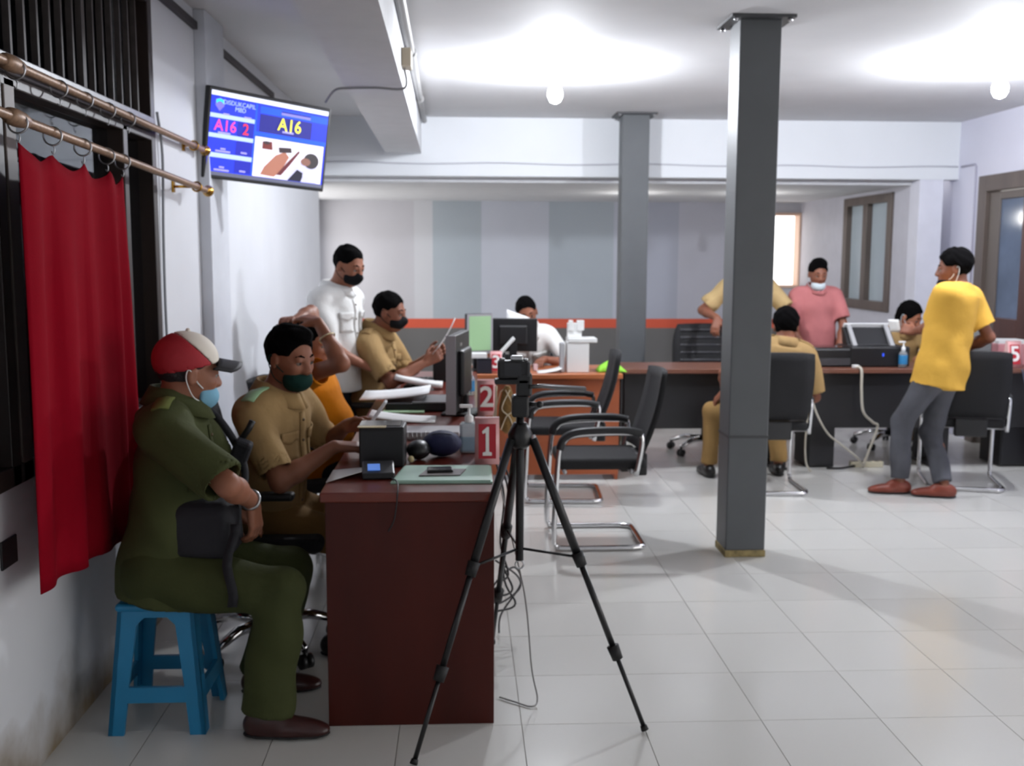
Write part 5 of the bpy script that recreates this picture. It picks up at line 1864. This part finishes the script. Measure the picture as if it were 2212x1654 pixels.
            emit('sole', S, 0.006, sole or black_rub, o, 1)
        return self

green = cloth('olive_cloth', '#454a2c')
green_t = cloth('olive_trousers', '#3e4326')
khaki = cloth('khaki_shirt', '#a2855a')
khaki_d = cloth('khaki_trousers', '#7d5f36')
khaki_l = cloth('khaki_light', '#b39a6e')
orange = cloth('orange_knit', '#d07c0c')
whitec = cloth('white_shirt', '#e4e4e2', var=0.05)
pinkc = cloth('pink_shirt', '#b57070')
yellow = cloth('yellow_shirt', '#dcac4a', var=0.06)
blackc = cloth('black_trousers', '#1a1b20')
jeans = cloth('grey_jeans', '#55565c', var=0.2)
navyc = cloth('dark_trousers', '#23242c')
brown_shoe = mat('brown_leather', '#3a1c1a', 0.32, var=0.15, scale=12)
red_shoe = mat('red_brown_leather', '#7a3524', 0.4, var=0.15, scale=12)
black_shoe = mat('black_leather', '#141315', 0.35)
mask_blk = cloth('mask_black', '#131418')
mask_grn = cloth('mask_green', '#12322d')
mask_blu = cloth('mask_blue', '#7fb3cc')
mask_wht = cloth('mask_white', '#c9d6dc')

# the seated guard
g = Person('seated man in dark green uniform and red and white cap on blue stool', (-0.985, 3.385, 0.515), (-0.93, 3.40, 1.045), (1, 0.08, 0),
           (-0.892, 3.415, 1.155), (0.86, 0.50, -0.12), s=0.98, skin='mid', vox=0.0055, belly=0.02, bulk=0.94)
g.arm(-1, (-0.685, 3.36, 0.735), (0.6, -1, -0.2), (0.12, -0.02, -1), (-0.9, 0.3, 0), curl=0.45)
g.arm(1, (-0.82, 3.58, 0.65), (0.1, 1, -0.5), (0.9, -0.2, -0.3), (0, 0, -1), curl=0.3)
g.leg(-1, (-0.625, 3.205, 0.078), (1, 0, 1), (1, -0.04, 0))
g.leg(1, (-0.70, 3.545, 0.078), (1, 0.1, 1), (1, 0.12, 0))
g.body().eyes().hair(hair_b, 0.009).mask(mask_blu, 0.022, lm=white_pl)
g.shirt(green, sleeve=0.93, hem=-0.10, e=0.020, fold=0.006, sr=1.18, seed=2).uniform(g.shirt_o, green, True, cloth('olive_light', '#6d7440'))
g.trousers(green_t, rk=1.12, seed=5, fold=0.005, flare=1.28, cut=0.99)
g.shoes(brown_shoe, sole=black_rub)
cap = Field().ell(g.h(0, -0.012, 0.040), A(0.090, 0.109, 0.094) * g.s, g.HR, 0)
cap.cut(g.h(0, 0, 0.015), g.HF * 0.30 - g.HU).cut(g.h(0, -0.005, 0.085), g.HF * 0.62 + g.HU * 0.78)
cap.ell(g.h(0, -0.012, 0.035), A(0.082, 0.10, 0.086) * g.s, g.HR, 0, 's')
co = emit('cap', cap, 0.005, mat('cap_red', '#a8202c', 0.7, var=0.08, bump=0.1), g.root, 1)
capw = Field().ell(g.h(0, -0.012, 0.040), A(0.0905, 0.1095, 0.0945) * g.s, g.HR, 0)
capw.cut(g.h(0, 0, 0.015), g.HF * 0.30 - g.HU).cut(g.h(0, -0.005, 0.0855), -(g.HF * 0.62 + g.HU * 0.78))
capw.ell(g.h(0, -0.012, 0.035), A(0.082, 0.10, 0.086) * g.s, g.HR, 0, 's')
emit('cap_front', capw, 0.005, mat('cap_white', '#e6ddd0', 0.7), co, 1)
rows = []
for j in range(6):
    b_ = j / 5
    row = []
    for i in range(13):
        a_ = i / 12 * 2 - 1
        f0 = 0.055 + 0.035 * math.sqrt(max(0, 1 - a_ * a_))
        f1 = 0.085 + 0.092 * math.sqrt(max(0, 1 - (0.93 * a_) ** 2))
        f = f0 + (f1 - f0) * b_
        row.append(g.h(0.088 * a_, f, 0.052 - 0.034 * a_ * a_ - 0.10 * (f - 0.07)))
    rows.append(row)
MB().sheet(rows, 0.007).obj('cap_brim', mat('cap_black', '#1b191d', 0.6), co, True)
MB().sphere(g.h(0, -0.012, 0.136), 0.008, 10, 6).obj('cap_button', mat('cap_white', '#e6ddd0'), co, True)
wa = g.arms[0]
dv = nrm(wa['wr'] - wa['el'])
q = MB().torus(wa['wr'] - dv * 0.018, 0.030, 0.006, dv, 20, 6).obj('wristwatch', silver, g.root, True)
MB().box(wa['wr'] - dv * 0.018 + A(0.01, -0.026, 0.012), (0.026, 0.012, 0.026)).obj('watch_face', mat('watch_pale', '#c9cdd0', 0.2), q, True, bevel=0.003)

t = thing('shoulder_bag', 'black shoulder bag on the lap of the man in dark green', 'bag', (-0.80, 3.36, 0.60))
bf = Field().box((-0.828, 3.335, 0.655), (0.10, 0.10, 0.085), None, 0.03)
bf.box((-0.828, 3.335, 0.71), (0.095, 0.09, 0.045), None, 0.03, 0.02)
bagm = mat('bag_fabric', '#15151c', 0.75, bump=0.3)
emit('body', bf, 0.006, bagm, t, 1, 0.003, 25)
MB().sheet([[(-0.71 + 0.012 * math.sin(z * 30) - 0.03 * k, 3.235 - 0.06 * min(1, max(0, (0.66 - z) * 6)), z) for k in (0, 1)] for z in np.linspace(0.69, 0.44, 9)], 0.004).obj('hanging_strap', bagm, t, True)
MB().tube(bez([(-0.74, 3.43, 0.71), (-0.735, 3.50, 0.80), (-0.775, 3.535, 0.90), (-0.85, 3.545, 1.0), (-0.94, 3.53, 1.045)], 6), 0.013, 8).obj('shoulder_strap', bagm, t, True)
MB().box((-0.75, 3.52, 0.87), (0.06, 0.05, 0.085), (0.2, 0.4, 0)).obj('strap_pouch', bagm, t, True, bevel=0.012)
MB().tube([(-0.75, 3.53, 0.91), (-0.725, 3.535, 0.945), (-0.712, 3.535, 0.972)], 0.011, 8).obj('strap_clip', black_pl, t, True)

# the officer at the nearest desk
p = Person('seated man in khaki uniform with dark green mask at nearest desk', (-0.755, 3.99, 0.55), (-0.70, 3.955, 1.005), (0.93, -0.36, 0),
           (-0.645, 3.93, 1.152), (0.78, -0.60, -0.16), s=0.97, skin='mid', vox=0.0055, bulk=0.95)
p.arm(-1, (-0.47, 3.80, 0.832), (-0.3, -0.7, -1), (0.95, 0.12, -0.02), (0.1, 0.2, -1), curl=0.45)
p.arm(1, (-0.46, 4.09, 0.862), (-0.1, 1, -0.8), (0.92, -0.08, 0.12), (0.1, -0.8, -0.5), curl=0.6)
p.leg(-1, (-0.47, 3.88, 0.078), (1, 0, 1), (1, -0.1, 0))
p.leg(1, (-0.47, 4.06, 0.078), (1, 0, 1), (1, 0.1, 0))
p.body().eyes().hair(hair_m, 0.014, 'quiff').mask(mask_grn, 0.020)
p.shirt(khaki, sleeve=0.85, hem=-0.06, e=0.016, fold=0.006, sr=1.05, seed=7).uniform(p.shirt_o, khaki, True, cloth('pale_green', '#a3ab6c'))
p.trousers(khaki_d, seed=9)
p.shoes(black_shoe)
for k in range(0):
    c = p.t(-0.002, 0.118 + 0.012 * math.sin(k), 0.86 - 0.2 * k)
    MB().sphere(c, 0.006, 8, 6).obj('button', mat('button_tan', '#6b5230', 0.4), p.root, True)
ph = p.arms[1]
hd_ = ph['wr'] + ph['hand'] * 0.115
q = MB().box(hd_ + A(0.012, -0.012, 0.035), (0.012, 0.065, 0.13), (0, 0.62, 0))
tag(q.obj('mobile_phone', mat('white_phone', '#dfe2e6', 0.2), bevel=0.004), 'slim white phone in the left hand of the man in the dark green mask', 'phone')

# orange shirt
p = Person('seated person in orange shirt with both hands on the head', (-0.72, 4.98, 0.56), (-0.735, 4.88, 1.015), (0.9, -0.35, 0),
           (-0.70, 4.84, 1.135), (0.92, -0.32, -0.15), s=0.93, skin='mid', vox=0.0065, belly=0.05, bulk=1.12)
p.arm(-1, (-0.64, 4.68, 1.235), (1, -0.7, 0.0), (-0.75, 0.55, 0.22), (-0.1, 0.35, -1), curl=0.35, lift=(0.05, -0.02, 0.05))
p.arm(1, (-0.80, 4.97, 1.215), (0.3, 1, 0.1), (-0.1, -0.8, 0.25), (0.1, 0, -1), curl=0.35, lift=(0.0, 0.0, 0.05))
p.leg(-1, (-0.45, 4.86, 0.078), (1, 0, 1), (1, 0, 0))
p.leg(1, (-0.45, 5.06, 0.078), (1, 0, 1), (1, 0, 0))
p.body().eyes().hair(hair_m, 0.016)
p.shirt(orange, sleeve=0.5, hem=-0.05, e=0.018, fold=0.005, collar=False, sr=1.1, seed=11)
p.trousers(navyc)
p.shoes(black_shoe)
a = p.arms[0]
dv = nrm(a['wr'] - a['el'])
for f in (0.35, 0.62):
    MB().torus(a['el'] + (a['wr'] - a['el']) * f, 0.037, 0.0035, dv, 20, 6).obj('bracelet', mat('pale_gold', '#d8c9a0', 0.25, metal=0.7), p.root, True)

# the man standing in white
p = Person('standing man in untucked white shirt and black mask by left wall', (-0.735, 6.12, 0.85), (-0.725, 6.10, 1.335), (0.88, -0.45, 0),
           (-0.65, 6.07, 1.478), (0.78, -0.55, -0.30), s=0.965, skin='mid', vox=0.0065)
p.arm(-1, (-0.555, 5.98, 0.905), (-0.5, -0.5, -1), (0.85, 0.2, -0.42), (0.2, 0.4, -1), curl=0.4)
p.arm(1, (-0.615, 6.36, 1.09), (-0.5, 1, -0.6), (0.75, 0.1, 0.3), (0, -0.3, -1), curl=0.6)
p.leg(-1, (-0.66, 6.02, 0.078), (1, -0.3, 0), (1, -0.3, 0))
p.leg(1, (-0.72, 6.22, 0.078), (1, 0, 0), (1, 0, 0))
p.body().eyes().hair(hair_m, 0.007).mask(mask_blk, 0.004)
p.shirt(whitec, sleeve=0.12, hem=-0.085, e=0.022, fold=0.005, sr=1.1, long=True, seed=4).uniform(p.shirt_o, whitec, True)
p.trousers(blackc)
p.shoes(black_shoe)

# the man reading
p = Person('seated man in khaki with black mask reading a sheet of paper', (-0.605, 6.28, 0.565), (-0.505, 6.22, 1.085), (0.97, -0.2, 0),
           (-0.425, 6.18, 1.205), (0.95, -0.30, -0.14), s=0.97, skin='dark', vox=0.0065, bulk=1.05)
p.arm(-1, (-0.215, 6.05, 0.915), (-0.1, -0.6, -1), (0.86, 0.12, 0.45), (0.1, 0.9, 0.2), curl=0.6)
p.arm(1, (-0.20, 6.26, 0.93), (-0.1, 0.6, -1), (0.86, -0.12, 0.45), (0.1, -0.9, 0.2), curl=0.6)
p.leg(-1, (-0.33, 6.20, 0.078), (1, 0, 1), (1, 0, 0))
p.leg(1, (-0.33, 6.38, 0.078), (1, 0, 1), (1, 0, 0))
p.body().eyes().hair(hair_m, 0.009).mask(mask_blk, 0.0)
p.shirt(khaki, sleeve=0.85, hem=-0.06, e=0.02, fold=0.0045, sr=1.12, seed=15).uniform(p.shirt_o, khaki, True, khaki)
p.trousers(khaki_d)
p.shoes(black_shoe)
q = MB().sheet([[(-0.17 + 0.13 * a + 0.012 * math.sin(3 * a), 6.03 + 0.16 * b, 0.965 + 0.215 * a - 0.02 * b) for b in np.linspace(0, 1, 4)] for a in np.linspace(0, 1, 8)], 0.0015)
tag(q.obj('paper_sheet', paper), 'white sheet of paper held up by the seated man in black mask', 'paper')

# the man behind the monitors
p = Person('man in white shirt bending over a paper behind the monitors', (0.51, 8.02, 0.55), (0.50, 7.74, 0.985), (0.02, -1, 0),
           (0.478, 7.62, 1.125), (0.06, -1, -0.32), s=0.97, skin='dark', vox=0.0065, hroll=-0.22)
p.arm(-1, (0.345, 7.53, 0.98), (-0.8, 0.2, -1), (0.2, -0.3, 0.8), (0.6, -0.5, 0), curl=0.6)
p.arm(1, (0.60, 7.52, 0.79), (1, 0.3, -0.5), (-0.35, -0.75, -0.1), (0, 0, -1), curl=0.4)
p.leg(-1, (0.42, 7.66, 0.078), (0, -1, 1), (0, -1, 0))
p.leg(1, (0.60, 7.66, 0.078), (0, -1, 1), (0, -1, 0))
p.body().eyes().hair(hair_m, 0.007)
p.shirt(whitec, sleeve=0.85, hem=-0.06, e=0.02, fold=0.004, seed=17).uniform(p.shirt_o, whitec, True)
p.trousers(blackc)
p.shoes(black_shoe)
q = MB().sheet([[(0.325 + 0.165 * a, 7.44 + 0.03 * b, 1.055 + 0.10 * b - 0.06 * a * b) for b in np.linspace(0, 1, 4)] for a in np.linspace(0, 1, 6)], 0.0015)
tag(q.obj('paper_sheet', paper), 'white sheet held before the face of the man behind the monitors', 'paper')

# khaki man standing behind the column
p = Person('standing man in khaki mostly hidden behind the big column', (2.285, 8.27, 0.85), (2.29, 8.22, 1.355), (0.05, -1, 0),
           (2.275, 8.15, 1.485), (0.0, -1, -0.35), s=0.97, skin='dark', vox=0.007, bulk=1.04)
p.arm(-1, (2.0, 8.03, 1.06), (-0.55, 0.7, -0.2), (-0.25, -0.35, -0.75), (0.2, 0.5, -0.8), curl=0.35, spread=0.15)
p.arm(1, (2.60, 8.02, 0.885), (1, 0.2, 0.1), (-0.1, -0.5, -0.75), (0, 0.5, -1), curl=0.3)
p.leg(-1, (2.2, 8.25, 0.078), (0, -1, 0), (0, -1, 0))
p.leg(1, (2.38, 8.25, 0.078), (0, -1, 0), (0, -1, 0))
p.body().eyes().hair(hair_m, 0.007)
p.shirt(khaki_l, sleeve=0.8, hem=-0.08, e=0.022, fold=0.004, sr=1.15, seed=21).uniform(p.shirt_o, khaki_l, True, khaki_l)
p.trousers(khaki_d)
p.shoes(black_shoe)

# khaki man seated with his back to us
p = Person('seated man in khaki seen from behind right of the big column', (2.09, 6.78, 0.56), (2.15, 6.80, 0.955), (0.1, 1, 0),
           (2.165, 6.835, 1.075), (0.25, 1, -0.28), s=0.97, skin='dark', vox=0.0065, bulk=1.05)
p.arm(1, (1.80, 6.99, 0.62), (-1, -0.5, -0.2), (-0.55, 0.35, -0.72), (0.2, 0.3, -1), curl=0.4)
p.arm(-1, (2.31, 7.0, 0.66), (0.3, -0.6, -1), (-0.3, 0.8, -0.2), (0, 0, -1), curl=0.3)
p.leg(1, (1.735, 7.10, 0.078), (-0.6, 0.7, 1), (-0.1, 1, 0))
p.leg(-1, (2.24, 7.14, 0.078), (0.1, 1, 1), (0.1, 1, 0))
p.body().hair(hair_m, 0.018, 'thick')
p.shirt(khaki, sleeve=0.9, hem=-0.06, e=0.022, fold=0.005, sr=1.15, seed=23).uniform(p.shirt_o, khaki, False, khaki, False)
p.trousers(cloth('tan_trousers', '#94764a'), seed=25)
p.shoes(black_shoe)

# pink
p = Person('standing man in pink shirt with pale mask under his chin', (2.87, 8.33, 0.80), (2.865, 8.29, 1.275), (0.0, -1, 0),
           (2.855, 8.24, 1.405), (-0.02, -1, -0.22), s=0.915, skin='dark', vox=0.0065, bulk=1.04)
p.arm(-1, (2.72, 8.10, 0.82), (-1, 0.3, -0.2), (0.3, -0.6, -0.6), (0.5, 0, -1), curl=0.4)
p.arm(1, (3.0, 8.12, 0.80), (1, 0.4, 0), (-0.25, -0.5, -0.75), (-0.6, 0.4, -0.4), curl=0.4)
p.leg(-1, (2.79, 8.32, 0.078), (0, -1, 0), (0, -1, 0))
p.leg(1, (2.95, 8.32, 0.078), (0, -1, 0), (0, -1, 0))
p.body().eyes().hair(hair_m, 0.014, 'flat').mask(mask_wht, 0.040, loops=True)
p.shirt(pinkc, sleeve=0.75, hem=-0.09, e=0.022, fold=0.003, sr=1.15, seed=27)
p.trousers(navyc)
p.shoes(black_shoe)

# woman at the printer
p = Person('seated woman with dark hair bending over the black printer', (3.56, 8.30, 0.55), (3.50, 8.12, 0.965), (0.15, -1, 0),
           (3.525, 8.02, 1.075), (0.62, -0.70, -0.42), s=0.93, skin='mid', vox=0.0065)
p.arm(-1, (3.32, 7.87, 0.83), (-1, 0.2, -0.6), (0.4, -0.7, -0.1), (0.2, 0, -1), curl=0.4)
p.arm(1, (3.55, 7.80, 0.79), (1, 0.3, -0.5), (-0.5, -0.7, -0.05), (0, 0, -1), curl=0.3)
p.leg(-1, (3.46, 7.95, 0.078), (0, -1, 1), (0, -1, 0))
p.leg(1, (3.62, 7.95, 0.078), (0, -1, 1), (0, -1, 0))
p.body().eyes().hair(hair_m, 0.018, 'long').mask(mask_wht, 0.03)
p.shirt(khaki, sleeve=0.9, hem=-0.06, e=0.018, fold=0.003, seed=29)
p.trousers(khaki_d)
p.shoes(black_shoe)

# yellow
p = Person('standing man in yellow T-shirt and grey jeans holding a white slip', (3.085, 6.50, 0.815), (3.165, 6.49, 1.335), (-0.62, 0.78, 0),
           (3.135, 6.515, 1.468), (-0.90, 0.36, -0.08), s=0.965, skin='dark', vox=0.006)
p.arm(1, (3.03, 6.80, 1.045), (0.1, -0.6, -1), (-0.55, 0.75, 0.15), (0.7, 0.5, -0.3), curl=0.6)
p.arm(-1, (3.30, 6.72, 0.92), (0.7, -0.5, -1), (-0.3, 0.9, 0.1), (-0.5, 0, -0.6), curl=0.4)
p.leg(1, (2.86, 6.535, 0.078), (-0.5, 0.6, 0.3), (-1, 0.12, 0))
p.leg(-1, (3.10, 6.41, 0.078), (-0.2, 0.8, 0), (-0.92, 0.3, 0))
p.body().eyes().hair(hair_m, 0.016, 'thick', lumps=0.002).mask(mask_blk, 0.045, lm=white_pl)
p.shirt(yellow, sleeve=0.72, hem=-0.105, e=0.030, fold=0.0045, collar=False, sr=1.28, seed=31)
p.trousers(jeans, rk=1.02, fold=0.004, seed=33)
p.shoes(red_shoe)
a = p.arms[0]
c = a['wr'] + a['hand'] * 0.11
q = MB().sheet([[c + A(-0.012 + 0.02 * b, 0.02 * a_, 0.055 - 0.085 * b) + A(-0.055, 0.03, 0) * a_ for b in np.linspace(0, 1, 5)] for a_ in np.linspace(0, 1, 4)], 0.002)
tag(q.obj('paper_slip', paper), 'small white slip of paper in the hand of the man in yellow', 'paper')
